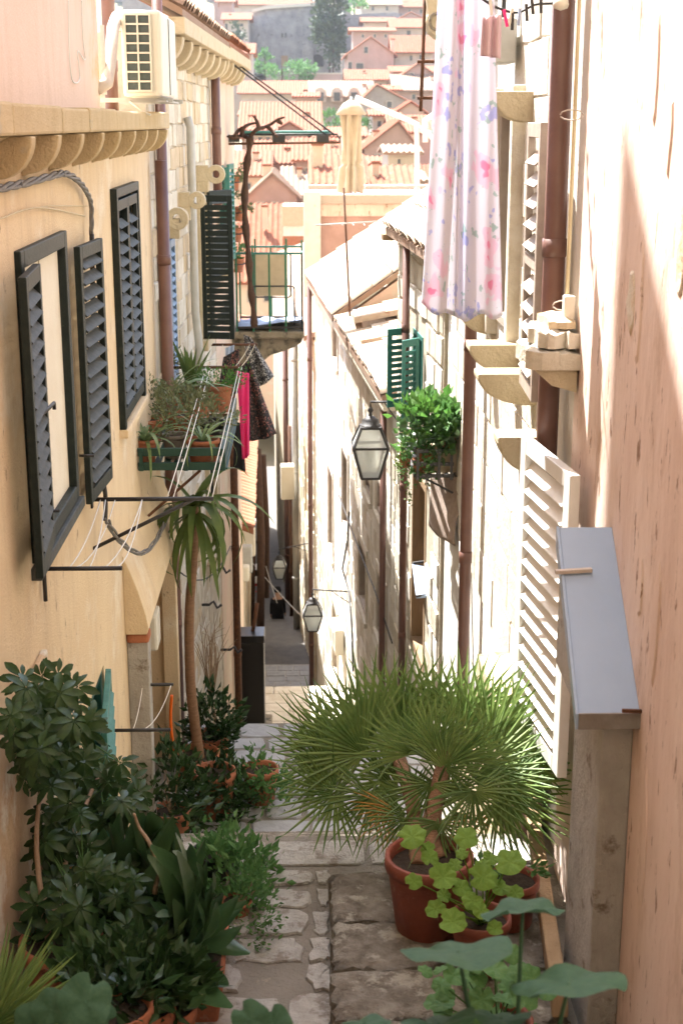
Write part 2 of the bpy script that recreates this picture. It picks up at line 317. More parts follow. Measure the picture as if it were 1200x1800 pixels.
def shutter(parent, P, d, m, w_, h_, frame='green', slat='slat', tilt=35, pitch=.062, mid=True, label=None, th=.035, stile=.055, sth=.008):
    """louvred leaf. P: lower hinge-side corner, d: unit vector across, m: unit normal (outer face)"""
    P = Vector(P); d = Vector(d).normalized(); m = Vector(m).normalized(); z = Vector((0, 0, 1))
    mb = MB()
    def bx(a, b, c, e, n0=-th/2, n1=th/2): mb.hexa([P+d*u+m*q+z*v for v in (c, e) for u, q in ((a, n0), (b, n0), (b, n1), (a, n1))])
    bx(0, stile, 0, h_); bx(w_-stile, w_, 0, h_); bx(stile, w_-stile, 0, .075); bx(stile, w_-stile, h_-.07, h_)
    if mid: bx(stile, w_-stile, h_*.5-.03, h_*.5+.03)
    ob = mb.build('shutter', frame, parent, bevel=.004, label=label)
    zz = .075+pitch*.6; sl = pitch*.82; t = R(tilt)
    while zz < h_-.07-pitch*.3:
        if not (mid and abs(zz-h_*.5) < .03+pitch*.35):
            s_ = MB(); up = m*math.cos(t)*(-1)+z*math.sin(t); nn = z*math.cos(t)+m*math.sin(t); c = P+z*zz
            a = [c+d*u+up*(sl/2)*k+nn*e for e in (-sth/2, sth/2) for u, k in ((stile, -1), (w_-stile, -1), (w_-stile, 1), (stile, 1))]
            s_.hexa(a); s_.build('slat', slat, ob)
        zz += pitch
    return ob
def downpipe(label, pts, r, m='pipe', coll=True, name='downpipe', step=1.6):
    t = thing(name, label, 'drainpipe', min(pts, key=lambda q: q[2]))
    MB().tube(pts, r, 14).build('pipe', m, t)
    a, b = Vector(pts[0]), Vector(pts[-1])
    if coll:
        k = 0
        L = (b-a).length; q = step*.5
        while q < L:
            c = a.lerp(b, q/L)
            if len(pts) == 2:
                d = (b-a).normalized(); MB().tube([c-d*.04, c+d*.04], r*1.12, 14).build('collar', m, t)
            q += step
    return t
# ------------------------------------------------------------------ the setting: hill, ground, stairs
PROF = [(-3, -1.2), (0, -1.75), (4.3, -3.3)]
def zg(Y):
    pts = [(-12, 2), (0, -1.75), (4.4, -3.5), (6.54, -3.5), (10, -5.35), (13, -5.9), (20, -9.1), (22.2, -9.1), (27.9, -11.5), (29.3, -11.5), (40, -15), (50, -17.5), (60, -19.3), (75, -21), (90, -20), (110, -14), (150, -9), (190, -4), (230, 1), (300, 8), (400, 36), (600, 90), (1500, 260)]
    for (a, b), (c, d) in zip(pts, pts[1:]):
        if Y <= c: return b+(d-b)*(Y-a)/(c-a)
    return pts[-1][1]
g = MB(); ys = [-400, -12, 0, 4.4, 6.5, 10, 13, 20, 22.2, 27.9, 29.3, 40, 50, 60, 75, 90, 110, 150, 190, 230, 300, 400, 600, 1500]
xs = [-1500, -500, -200, -80, -30, -10, -3.2, 3.2, 10, 30, 80, 200, 500, 1500]
g.add([(x, y, (zg(y) if y > -12 else 120)-.35-(0 if abs(x) < 4 else .5)+(U(-1, 1) if y > 80 else 0)) for y in ys for x in xs], [(j*len(xs)+i, j*len(xs)+i+1, (j+1)*len(xs)+i+1, (j+1)*len(xs)+i) for j in range(len(ys)-1) for i in range(len(xs)-1)], True)
g.build('hillside', 'hill', kind='structure', org=(0, 0, 0))
def lerp_pts(pts, Y):
    for (a, b), (c, d) in zip(pts, pts[1:]):
        if Y <= c: return b+(d-b)*(Y-a)/(c-a)
    return pts[-1][1]
def XL(Y): return lerp_pts([(-9, -1.25), (12.1, -1.25), (22, -1.12), (45, -1.65), (70, -2.65)], Y)
def XR(Y): return lerp_pts([(-9, 1.2), (12, 1.2), (15.3, 1.0), (28, .22), (70, -1.43)], Y)
def structure(name): 
    o = bpy.data.objects.new(name, None); col.objects.link(o); o['kind'] = 'structure'; ORG[o.name] = Vector((0, 0, 0)); return o
stair = structure('stairway')
def step(y0, y1, z):
    mb = MB(); e = .1; xl0, xr0, xl1, xr1 = XL(y0)-e, XR(y0)+e, XL(y1)-e, XR(y1)+e; zb = z-.34
    mb.hexa([(xl0, y0, zb), (xr0, y0, zb), (xr1, y1, zb), (xl1, y1, zb), (xl0, y0, z), (xr0, y0, z), (xr1, y1, z), (xl1, y1, z)])
    mb.build('step', 'shade_step' if y0 > 28 else ('lime' if y0 > 13 else 'slab'), stair, bevel=.012)
def flight(y0, z0, y1, z1, rise=.17):
    n = max(1, round((z0-z1)/rise)); 
    for k in range(n): step(y0+(y1-y0)*k/n, y0+(y1-y0)*(k+1)/n, z0-(z0-z1)*(k+1)/n-.002)
flight(-5, -.1, 4.4, -3.34)
flight(6.54, -3.5, 10.0, -5.3); flight(13, -5.9, 20, -9.1); flight(22.2, -9.1, 27.9, -11.5); flight(29.3, -11.5, 60, -19.3, .19)
def landing(name, y0, y1, z, m='pmortar'):
    st = structure(name); mb = MB(); e = .1
    mb.hexa([(XL(y0)-e, y0, z-.4), (XR(y0)+e, y0, z-.4), (XR(y1)+e, y1, z-.4), (XL(y1)-e, y1, z-.4), (XL(y0)-e, y0, z), (XR(y0)+e, y0, z), (XR(y1)+e, y1, z), (XL(y1)-e, y1, z)])
    mb.build('bedding', m, st); return st
def pavers(st, x0, x1, y0, y1, z, rowh, w, gap, m, round_=.25, skip=.0, jit=.02, zf=None):
    y = y0
    while y < y1-.08:
        hh = min(rowh*U(.75, 1.2), y1-y); xa = x0(y) if callable(x0) else x0; xb = x1(y) if callable(x1) else x1; x = xa+U(-.15, 0)
        while x < xb:
            ww = U(*w); a, b = max(x, xa), min(x+ww, xb); x += ww
            if b-a < .07 or rnd.random() < skip: continue
            a += gap; b -= gap; c = y+gap; d = y+hh-gap; rx = (b-a)*round_; ry = (d-c)*round_; j = lambda: U(-jit, jit)
            P = [(a+rx, c), ((a+b)/2, c-.004), (b-rx, c), (b-rx*.3, c+ry*.3), (b, c+ry), (b+.004, (c+d)/2), (b, d-ry), (b-rx*.3, d-ry*.3), (b-rx, d), ((a+b)/2, d+.004), (a+rx, d), (a+rx*.3, d-ry*.3), (a, d-ry), (a-.004, (c+d)/2), (a, c+ry), (a+rx*.3, c+ry*.3)]
            P = [(p+j()*.6, q+j()*.6) for p, q in P]; zz = z+.003; cx = (a+b)/2; cy = (c+d)/2; pr = U(.006, .014)
            lo = [(p, q, zz) for p, q in P]; hi = [(p+(cx-p)*.05, q+(cy-q)*.05, zz+pr) for p, q in P]; n = 16
            mb = MB(); mb.add(lo+hi, [(i, (i+1) % n, (i+1) % n+n, i+n) for i in range(n)]+[tuple(range(n, 2*n))]); mb.build('paving_stone', m, st)
        y += hh
la = landing('upper_landing', 4.4, 6.54, -3.5)
pavers(la, -1.2, .12, 4.42, 6.2, -3.5, .24, (.2, .42), .02, 'pave', .14, .08, .028)
pavers(la, -1.2, 1.15, 6.22, 6.53, -3.5, .30, (.3, .6), .018, 'pave', .08, 0, .012)
# raised stone blocks on the right of the landing
kb = structure('raised_kerb')
xk = PZ(585, 1640, -3.37).x
def rough_block(x0, x1, y0, y1, z0, z1, m, par, name, n=14, amp=.015):
    mb = MB()
    def top(u, v):
        e = min(u, 1-u, v, 1-v); return Vector((x0+(x1-x0)*u+(U(-amp, amp) if e < .01 else 0), y0+(y1-y0)*v+(U(-amp, amp) if e < .01 else 0), z1-(.018 if e < .01 else 0)+U(-amp, amp)*.5))
    mb.grid(top, n, n); k = n+1
    per = [i for i in range(k)]+[j*k+n for j in range(1, k)]+[n*k+i for i in range(n-1, -1, -1)]+[j*k for j in range(n-1, 0, -1)]
    base = len(mb.v); mb.v += [Vector((mb.v[i].x, mb.v[i].y, z0)) for i in per]; L = len(per)
    mb.f += [(per[i], per[(i+1) % L], base+(i+1) % L, base+i) for i in range(L)]
    return mb.build(name, m, par)
yy = [PZ(585, q, -3.37).y for q in (1790, 1700, 1618, 1530)]
for a, b in [(4.45, yy[0]), (yy[0], yy[1]), (yy[1], yy[2]), (yy[2], yy[3])]:
    rough_block(xk+U(-.01, .015), xk+.52, a+.008, b-.008, -3.5, -3.37+U(-.008, .008), 'slab', kb, 'kerb_stone')
    rough_block(xk+.535, 1.02, a+.008, b-.008, -3.5, -3.38+U(-.008, .008), 'slab', kb, 'kerb_stone')
lb = structure('middle_landing')
for a, b, z in [(10, 11, -5.35), (11, 12, -5.53), (12, 13, -5.72)]:
    mb = MB(); mb.hexa([(XL(a)-.1, a, z-.4), (XR(a)+.1, a, z-.4), (XR(b)+.1, b, z-.4), (XL(b)-.1, b, z-.4), (XL(a)-.1, a, z), (XR(a)+.1, a, z), (XR(b)+.1, b, z), (XL(b)-.1, b, z)]); mb.build('bedding', 'pmortar', lb)
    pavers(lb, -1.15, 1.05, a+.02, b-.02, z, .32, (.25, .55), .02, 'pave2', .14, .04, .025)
lc = landing('sunny_landing', 20, 22.2, -9.1, 'pmortar'); pavers(lc, lambda y: XL(y)+.02, lambda y: XR(y)-.02, 20.03, 22.17, -9.1, .36, (.35, .7), .008, 'lime2', .06, 0, .008)
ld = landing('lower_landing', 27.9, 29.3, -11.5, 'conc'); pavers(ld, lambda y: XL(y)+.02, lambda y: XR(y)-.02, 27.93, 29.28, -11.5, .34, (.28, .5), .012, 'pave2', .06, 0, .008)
mb = MB(); mb.hexa([(-14, 60, -19.8), (12, 60, -19.8), (12, 86, -21.2), (-14, 86, -21.2), (-14, 60, -19.3), (12, 60, -19.3), (12, 86, -20.6), (-14, 86, -20.6)]); mb.build('market_street', 'shade_step', kind='structure')
# ------------------------------------------------------------------ left house one (ochre)
h1 = thing('plastered_house', 'tall ochre plastered house with dark green louvred shutters, nearest on the left', 'house', (-2.5, 8, -7))
sq = lambda px, py, off=0, F=L1: F.at(px, py, off)[0]
a0, a1 = sq(37, 446, .03)+.06, sq(118, 408, .03)-.06; b0_, b1_ = sq(210, 530, .03)+.05, sq(248, 530, .03)-.05; c0_ = sq(152, 1250, .03); j0 = sq(226, 1200)
wA = (a0, a1, -1.90, -.60); wB = (b0_, b1_, -2.0, -.48); c1_ = sq(191, 1172, .03); zC = L1.at(189, 1174, .03)[1]; wC = (c0_, max(c1_, c0_+.5), zC-1.7, zC)
print('WIN', wA, wB, wC, j0)
wall_mb(L1, -9, 12.1, -7.5, -.06, .5, [wA, wB, wC, (j0+.16, 11.85, -6.2, -3.5)]).build('wall', 'ochre', h1)
wall_mb(L1, -9, 9.85, -.06, 5.2, .5, (), n=-.08).build('upper_wall', 'pinkL', h1); MB().prism([L1.p(9.849, -.081, 5.203), L1.p(9.849, -.081, 8.1), L1.p(6.3, -.081, 5.203)], L1.n*-.45).build('gable', 'pinkL', h1)  # gable added out of view, sloped to shape the shadow edge on the pink wall
MB().fbox(L1, 11.6, 12.099, -6, -.5, -7.5, -.1).build('side_wall', 'pinkL', h1)
MB().fbox(L1, -9, 9.85, -6, -.6, 5.2, 5.35).build('roof', 'tile', h1); MB().fbox(L1, 9.35, 9.849, -6, -.59, -.1, 8.0).build('end_wall', 'pinkL', h1); MB().fbox(L1, 9.86, 12.1, -6, -.21, -.10, -.02).build('terrace', 'conc', h1)
MB().fbox(L1, -9, 6.35, .002, .035, -7.5, -2.4).build('worn_base_render', 'oldL', h1, bevel=.01)
# cornice
cn = MB(); sl = [-9, 4.4, 5.6, 6.75, 7.6, 8.7, 9.9, 11.1, 12.16]
for a, b in zip(sl, sl[1:]):
    MB().fbox(L1, a+.004, b-.004, -.2, .17+U(-.006, .006), -.05, .07+U(-.01, .008)).build('cornice_stone', 'cornice', h1, bevel=.012)
def cove(a, b, d, r0=.155, m='cornice', name='cove'):
    mb = MB(); k = 7; pr = [(d+r0*(1-math.cos(math.pi/2*i/k)) , -.215+.16*math.sin(math.pi/2*i/k)) for i in range(k+1)]
    pr = [(n_, z_) for n_, z_ in pr]+[(0, -.053), (0, -.215)]
    n = len(pr); A = [L1.p(a, q, z) for q, z in pr]; B = [L1.p(b, q, z) for q, z in pr]
    mb.add(A+B, [tuple(range(n)), tuple(range(n, 2*n))]+[(i, (i+1) % n, (i+1) % n+n, i+n) for i in range(n)]); return mb.build(name, m, h1)
rib = [3.6, 4.4, 5.2, 5.95, 6.6, 7.3, 8.05, 8.8, 9.6, 10.35, 11.1, 11.9]
for a, b in zip(rib, rib[1:]+[12.13]): cove(a+.05, b-.05 if b < 12 else b-.0, -.01, .12)
for a in rib:
    mb = MB(); pr = [(0, -.235)]+[(.02+.155*math.sin(math.pi/2*i/8), -.225+.17*(1-math.cos(math.pi/2*i/8))) for i in range(9)]+[(0, -.053)]
    mb.prism([L1.p(a-.045, q, z) for q, z in pr], L1.t*.09); mb.build('corbel', 'cornice', h1, bevel=.006)
def window(par, F, w, fm='green', depth=.10, fw=.07, inner='linen', pane=None, sill=None, sillm='carved'):
    a, b, c, d = w; mb = MB()
    for q in ((a, a+fw, c, d), (b-fw, b, c, d), (a+fw, b-fw, c, c+fw), (a+fw, b-fw, d-fw, d)): mb.fbox(F, q[0]+.001, q[1]-.001, -depth, -.012, q[2]+.001, q[3]-.001)
    f = mb.build('window', fm, par, bevel=.004)
    if inner: MB().fbox(F, a+fw, b-fw, -depth+.02, -depth+.032, c+fw, d-fw).build('blind_or_dark_room', inner, f)  # dark inner is a flat sheet painted as the unlit room, not a blind
    return f
fA = MB()
for q in ((a0-.06, a0+.02, -1.96, -.54), (a1-.02, a1+.06, -1.96, -.54), (a0+.02, a1-.02, -1.97, -1.89), (a0+.02, a1-.02, -.62, -.54)): fA.fbox(L1, q[0], q[1], -.03, .03, q[2], q[3])
f = fA.build('window', 'green', h1, bevel=.006)
MB().fbox(L1, a0+.02, a1-.02, -.03, -.012, -1.9, -.60).build('blind_or_dark_room', 'linen', f)
MB().fbox(L1, (a0+a1)/2, (a0+a1)/2+.012, -.012, -.008, -1.9, -.60).build('blind_seam', 'carved', f)
MB().fbox(L1, a0-.1, a1+.1, -.05, .05, -2.03, -1.972).build('window_sill', 'slat', h1, bevel=.006)
t = (L1.t*-.99+L1.n*.08).normalized(); shutter(h1, L1.p(sq(78, 700, .06), .06, -1.90), t, L1.n, sq(78, 700, .06)-5.87, 1.29, tilt=42, pitch=.07, mid=False, label='near shutter leaf folded back against the ochre wall', sth=.011, stile=.06)
t = (L1.t*.995+L1.n*.06).normalized(); shutter(h1, L1.p(sq(145, 640, .05), .05, -2.06), t, L1.n, sq(183, 640, .08)-sq(145, 640, .05), 1.42, tilt=40, pitch=.085, mid=False, label='far shutter leaf of the near window', sth=.011, stile=.06)
for q in (a0+.1, a1+.1): MB().tube([L1.p(q, .03, -1.75), L1.p(q, .11, -1.75)], .008).build('shutter_hook', 'iron', h1)
hk = MB().tube([L1.p(6.1, .09, -1.25), L1.p(6.5, .10, -1.25), L1.p(6.5, .10, -1.28)], .009).build('shutter_bar', 'iron', h1)
# window B with closed leaves
window(h1, L1, wB, depth=.12, inner='dark')
shutter(h1, L1.p(b0_+.01, .02, -1.98), L1.t, L1.n, (b1_-b0_)/2-.01, 1.48, tilt=40, pitch=.085, mid=False, label='closed shutter leaves of the second window'); shutter(h1, L1.p((b0_+b1_)/2+.005, .02, -1.98), L1.t, L1.n, (b1_-b0_)/2-.01, 1.48, tilt=40, pitch=.085, mid=False)
MB().fbox(L1, b0_-.08, b1_+.08, -.05, .06, -2.08, -2.02).build('window_sill', 'ochre', h1, bevel=.01)
fb = MB()
for q in ((b0_-.07, b0_-.001, -2.02, -.42), (b1_+.001, b1_+.07, -2.02, -.42), (b0_, b1_, -.479, -.42)): fb.fbox(L1, q[0], q[1], -.02, .045, q[2], q[3])
fb.build('window_frame', 'green', h1, bevel=.004)
# lower shuttered door
window(h1, L1, wC, fm='teal', depth=.12, inner='dark')
shutter(h1, L1.p(wC[1]-.01, .03, zC-1.62), -L1.t*.99+L1.n*.10, L1.n, wC[1]-wC[0]-.02, 1.6, frame='teal', slat='teal', tilt=38, pitch=.09, mid=False, label='teal louvred door shutter behind the potted shrubs')
# door surround with sloping canopy
MB().fbox(L1, j0, j0+.15, 0, .15, -7, -3.45).build('door_jamb', 'conc', h1, bevel=.01); MB().fbox(L1, 11.8, 11.92, 0, .13, -7, -3.5).build('door_jamb', 'ochre', h1, bevel=.01)
MB().fbox(L1, j0+.16, 11.8, -.3, -.26, -7, -3.5).build('door', 'wood', h1)
cp = MB(); A = [(0, -3.44), (.15, -3.44), (.165, -3.40), (.15, -3.30), (.10, -3.12), (.05, -2.98), (.01, -2.88), (0, -2.86)]
cp.prism([L1.p(j0-.06, q, z) for q, z in A], L1.t*(11.95-j0)); cp.build('door_canopy', 'ochre', h1, bevel=.015)
MB().fbox(L1, j0-.03, j0+.12, 0, .16, -3.52, -3.442).build('broken_plaster', 'terra', h1, bevel=.02)
mb = MB().fbox(L1, sq(272, 1115, .12), sq(272, 1115, .12)+.25, .005, .14, L1.at(272, 1150, .12)[1], L1.at(272, 1078, .12)[1]); tag(mb.build('meter_box', 'ac', bevel=.02), 'white plastic meter box on the ochre wall beside the brown downpipe', 'meter box')
# left downpipes
zt = -.28
downpipe('thick brown downpipe at the corner of the ochre house', [L1.p(12.0, .10, -.3), L1.p(12.0, .10, zg(12)+.05)], .052)
downpipe('dark brown downpipe close behind the corner of the ochre house', [L2.p(.42, .05, 1.2), L2.p(.42, .05, zg(12.4)+.05)], .045)
downpipe('grey rain pipe with a bent foot on the pale stone house', [L2.p(2.7, .04, .05), L2.p(2.7, .07, -.05), L2.p(2.7, .07, -1.9), L2.p(2.66, .1, -2.2), L2.p(2.6, .11, -2.7)], .042, 'pipegrey')
downpipe('brown downpipe under the left roof cornice with swallow-nest corbels', [L2.p(5.7, .08, .7), L2.p(5.7, .08, -1.0)], .055)
p = L3.at(404, 950, .06); downpipe('dark iron downpipe low on the left beyond the tall dracaena', [L2.p(7.5, .07, -3.5), L2.p(7.5, .07, -9)], .055, 'rust')
# ------------------------------------------------------------------ left house two (stone) and three (pink)
h2 = thing('stone_house', 'pale rubble stone house with blue shutter and stone hook brackets on the left', 'house', (-3, 15, -9))
holes2 = [(.55, 1.35, -2.35, -1.0), (3.9, 4.9, -2.35, -.75), (4.3, 5.2, -5.0, -3.6)]
wall_mb(L2, .02, 5.9, -11, .7, .5, holes2, n=-.02).build('wall', 'mortar', h2)
stones(L2, .06, 5.9, -7.5, .55, h2, ['mortar', 'lime2', 'lime3', 'lime2'], .22, (.2, .6), [(a-.08, b+.08, c-.08, d+.08) for a, b, c, d in holes2], n=-.02, gap=.004, proud=(.002, .02), limit=230)
for w_ in holes2: window(h2, L2, w_, 'blue' if w_[0] < 1 else 'green', .15, .06, 'dark')
for w_ in holes2:
    for q in ((w_[0]-.1, w_[0], w_[2], w_[3]), (w_[1], w_[1]+.1, w_[2], w_[3]), (w_[0]-.1, w_[1]+.1, w_[3], w_[3]+.12)): MB().fbox(L2, q[0], q[1], -.1, .035, q[2], q[3]).build('window_surround', 'carved', h2, bevel=.008)
    MB().fbox(L2, w_[0]-.15, w_[1]+.15, -.1, .10, w_[2]-.12, w_[2]).build('window_sill', 'carved', h2, bevel=.01)
shutter(h2, L2.p(.57, .02, -2.33), L2.t, L2.n, .38, 1.3, 'blue', 'blue', 40, .075, False, 'blue grey closed shutter'); shutter(h2, L2.p(.96, .02, -2.33), L2.t, L2.n, .38, 1.3, 'blue', 'blue', 40, .075, False)
shutter(h2, L2.p(3.9, .03, -2.35), L2.n*.82-L2.t*.1, -L2.t, .36, 1.58, 'green', 'green', 75, .07, False, 'black green shutter leaf standing open into the lane')
shutter(h2, L2.p(4.9, .03, -2.35), L2.n*.55+L2.t*.8, L2.n, .42, 1.58, 'green', 'slat', 40, .07, False)
h3 = thing('pink_house', 'narrow faded pink house with teal shutters beyond the stone house', 'house', (-3, 20, -10))
holes3 = [(6.9, 7.8, -1.85, -.55), (8.4, 9.2, -2.9, -.95)]
wall_mb(L2, 5.92, 9.9, -12, .7, .5, holes3).build('wall', 'facadepink', h3)
MB().fbox(L2, 9.6, 9.9, -5, -.5, -12, .7).build('end_wall', 'facadepink', h3)
for w_ in holes3: window(h3, L2, w_, 'teal', .15, .06, 'dark')
shutter(h3, L2.p(6.9, .05, -1.85), -L2.t*.95+L2.n*.16, L2.n, .45, 1.3, 'teal', 'teal', 40, .07, False, 'teal shutter leaf standing ajar'); shutter(h3, L2.p(7.8, .05, -1.85), L2.t*.99+L2.n*.08, L2.n, .45, 1.3, 'teal', 'teal', 40, .07, False)
MB().fbox(L2, 6.8, 7.9, -.1, .1, -1.97, -1.85).build('window_sill', 'carved', h3, bevel=.01)
# shared-looking cornices with corbels and roofs
def eave(h, F, a, b, zc, run=3.6, rise=2.0, m='tile3', every=.8):
    MB().fbox(F, a, b, -.3, .26, zc-.1, zc+.04).build('cornice_slab', 'carved', h, bevel=.01)
    q = a+.25
    while q < b-.1:
        mb = MB(); pr = [(0, zc-.34)]+[(.03+.19*math.sin(math.pi/2*i/6), zc-.33+.22*(1-math.cos(math.pi/2*i/6))) for i in range(7)]+[(0, zc-.105)]
        mb.prism([F.p(q-.09, u, z) for u, z in pr], F.t*.18); mb.build('corbel', 'carved', h, bevel=.01); q += every
    mb = MB(); P = [F.p(a, .24, zc+.045), F.p(b, .24, zc+.045), F.p(b, -run, zc+.045+rise), F.p(a, -run, zc+.045+rise)]
    mb.hexa([q for q in P]+[q+Vector((0, 0, .06)) for q in P]); mb.build('roof', m, h)
    return tiles(h, P[0]+Vector((0, 0, .07)), P[1]+Vector((0, 0, .07)), P[3]+Vector((0, 0, .07)), m)
def tile_mesh(m):
    mb = MB(); k = 5; A = []
    for (y, r) in ((0, .10), (.46, .082)):
        A += [Vector((math.cos(math.pi*i/k)*r, y, math.sin(math.pi*i/k)*r*.75+(.018 if y == 0 else 0))) for i in range(k+1)]
    mb.add(A, [(i, i+1, i+k+2, i+k+1) for i in range(k)], True)
    for (y, r) in ((0, .088),):
        B = [Vector((math.cos(math.pi*i/k)*r, y, math.sin(math.pi*i/k)*r*.70+.01)) for i in range(k+1)]
        b0 = len(mb.v); mb.v += B; mb.f += [(i, i+1, b0+i+1, b0+i) for i in range(k)]
    return mb.mesh('roof_tile', m)
TM = {}
def tiles(h, a, b, d, m, limit=110, pitch=.22):
    """barrel tiles: a->b along the eave, a->d up the slope"""
    if m not in TM: TM[m] = tile_mesh(m)
    a = Vector(a); u = Vector(b)-a; v = Vector(d)-a; LU, LV = u.length, v.length; u.normalize(); v.normalize(); n = u.cross(v)
    if n.z < 0: n = -n
    nu = int(LU/pitch); nv = int(LV/.38); rest = MB(); k = 0; src = TM[m]; y_ax = v; x_ax = y_ax.cross(n)
    for j in range(nv):
        for i in range(nu):
            jt = U(-.012, .012); P = a+u*((i+.5)*pitch+jt)+v*(j*.38+U(-.01, .01))-n*.0; mt = Matrix((x_ax, y_ax, n)).transposed().to_4x4(); mt.translation = P
            if k < limit: place(src, 'roof_tile', h, mt)
            else:
                base = len(rest.v); rest.v += [mt @ q.co for q in src.vertices]
                for f_ in src.polygons: rest.sm.add(len(rest.f)); rest.f.append(tuple(base+q for q in f_.vertices))
            k += 1
    if rest.v: rest.build('roof_tiles', m, h, kind='stuff')
eave(h2, L2, .6, 5.9, .82, m='tile3'); eave(h3, L2, 5.92, 9.92, .84, m='tile2')
# carved brackets with round holes
def hook(label, px0, px1, py0, py1, Y, ringr, two=False):
    a = PY(px0, py0, Y); b = PY(px1, py1, Y); z0, z1 = b.z, a.z; xw = -1.22 if Y < 15 else -1.14; xr = b.x
    h = z1-z0; mb = MB(); th = .13; seg = 20
    cx = xr-ringr; cz = z1-ringr if not two else z0+ringr
    def ringm(cx, cz, r, r0):
        o = []; 
        for y in (Y, Y+th): o += [Vector((cx+r*math.cos(2*math.pi*k/seg), y, cz+r*math.sin(2*math.pi*k/seg))) for k in range(seg)]+[Vector((cx+r0*math.cos(2*math.pi*k/seg), y, cz+r0*math.sin(2*math.pi*k/seg))) for k in range(seg)]
        f_ = []
        for k in range(seg):
            l = (k+1) % seg; f_ += [(k, l, seg+l, seg+k), (2*seg+k, 3*seg+k, 3*seg+l, 2*seg+l), (k, 2*seg+k, 2*seg+l, l), (seg+k, seg+l, 3*seg+l, 3*seg+k)]
        mb.add(o, f_)
    ringm(cx, cz, ringr, ringr*.42)
    mb.box(xw-.1, cx-ringr*.8, Y+.004, Y+th-.004, cz-ringr*.75, cz+ringr*.95)
    mb.box(xw-.1, xw+.12, Y+.01, Y+th-.01, z0, cz)
    return tag(mb.build('stone_bracket', 'carved', bevel=.006), label, 'stone bracket', 'carved stone hook brackets on the left')
hook('nearest holed stone bracket on the pale stone house', 285, 332, 365, 420, 13.0, .1, False)
hook('middle stone bracket ending in a ring beside the grey pipe', 300, 362, 337, 388, 14.3, .085)
hook('farthest stone bracket with a holed disc above the black green shutter', 335, 396, 290, 338, 15.9, .1)
# left houses farther down
h4 = thing('lower_left_house', 'lower worn stone house on the left behind the balcony', 'house', (-3, 30, -12))
hl = [(6, 7, -8.6, -6.9), (12, 13, -10.5, -9)]
wall_mb(L3, .02, 14, -17, -6.4, .5, hl).build('wall', 'mortar', h4); stones(L3, .05, 14, -13.5, -6.5, h4, ['lime', 'lime3'], .3, (.35, .8), hl, limit=120)
for w_ in hl: window(h4, L3, w_, 'wood', .15, .08, 'dark')
mb = MB(); P = [L3.p(0, .3, -6.4), L3.p(14, .3, -6.4), L3.p(14, -4, -4.6), L3.p(0, -4, -4.6)]; mb.hexa(P+[q+Vector((0, 0, .08)) for q in P]); mb.build('roof', 'tile2', h4); tiles(h4, P[0]+Vector((0, 0, .09)), P[1]+Vector((0, 0, .09)), P[3]+Vector((0, 0, .09)), 'tile2', 60)
h5 = thing('far_left_house', 'shaded stone house on the left at the bottom of the stairs', 'house', (-4, 50, -18))
wall_mb(Frame(-1.44, 36, -1.65, 45, 1), .02, 9, -22, -8.5, .5, [(3, 4, -13, -11.4), (6, 7, -13, -11.4)]).build('wall', 'mortar', h5)
wall_mb(L4, .02, 26, -24, -9.5, .5, [(3, 4, -14, -12.5), (8, 9, -14.5, -13)]).build('lower_wall', 'lime', h5)
MB().hexa([(-8, 36, -8.5), (-1.3, 36, -8.5), (-2.5, 70, -9.5), (-8, 70, -9.5), (-8, 36, -7), (-1.4, 36, -8.3), (-2.5, 70, -9.2), (-8, 70, -8)]).build('roof', 'tile2', h5)
# ------------------------------------------------------------------ right houses
h6 = thing('pink_plaster_house', 'weathered pink plastered house wall close on the right', 'house', (2.5, 3, -4))
F0 = Frame(1.2, 0, 1.2, 6.2, -1)
wall_mb(F0, -9, 6.2, -5.5, 3.6, .5).build('wall', 'pinkR', h6)
MB().fbox(F0, -9, 6.2, -6, -.5, 3.5, 3.7).build('roof', 'tile', h6)
shS = sq(1008, 900, .07, F0); shE = sq(915, 1000, .16, F0); shd = F0.t*(shE-shS)+F0.n*.09
shutter(h6, F0.p(shS, .07, -2.80), shd, F0.n*(shE-shS)-F0.t*.09, shd.length, 1.38, 'white', 'white', 48, .086, False, 'white louvred shutter leaf folded back in the sun', th=.045, stile=.09, sth=.012)
h7 = thing('right_stone_house', 'sunlit stone house on the right with stone corbels and dove-brown shutter', 'house', (2.5, 9, -6))
hh7 = [(8.2, 9.0, -1.2, .1), (7.3, 8.3, -5.8, -3.4), (9.1, 10.3, -5.9, -4.2)]
wall_mb(R1, 6.22, 12, -8.5, 2.3, .5, hh7, n=-.03).build('wall', 'white_render', h7)
stones(R1, 6.9, 11.95, -3.2, 2.2, h7, ['lime2', 'white_render', 'lime2'], .3, (.3, .8), [(a-.1, b+.1, c-.1, d+.1) for a, b, c, d in hh7], n=-.03, gap=.004, proud=(.002, .010), limit=220)
MB().fbox(R1, 6.22, 11.98, -5, .18, 2.3, 2.42).build('roof', 'tile', h7)
MB().fbox(R1, 11.6, 11.99, -5, -.55, -8.5, 2.3).build('end_wall', 'white_render', h7)
for w_ in hh7[:1]: window(h7, R1, w_, 'dove', .15, .06, 'dark')
for w_ in hh7[1:]: MB().fbox(R1, w_[0], w_[1], -.4, -.36, w_[2], w_[3]).build('door', 'wood', h7)
shutter(h7, R1.p(sq(925, 450, .07, R1), .07, R1.at(940, 700, .07)[1]), -R1.t*.99+R1.n*.04, R1.n, sq(925, 450, .07, R1)-sq(956, 450, .07, R1), -R1.at(940, 700, .07)[1], 'dove', 'dove', 45, .10, True, 'dove brown louvred shutter leaf beside the thick brown pipe', stile=.06, sth=.01)
for q in ((8.1, 8.2, -1.3, .2), (9.0, 9.12, -1.3, .2)): MB().fbox(R1, q[0], q[1], -.1, .04, q[2], q[3]).build('window_surround', 'lime2', h7, bevel=.01)
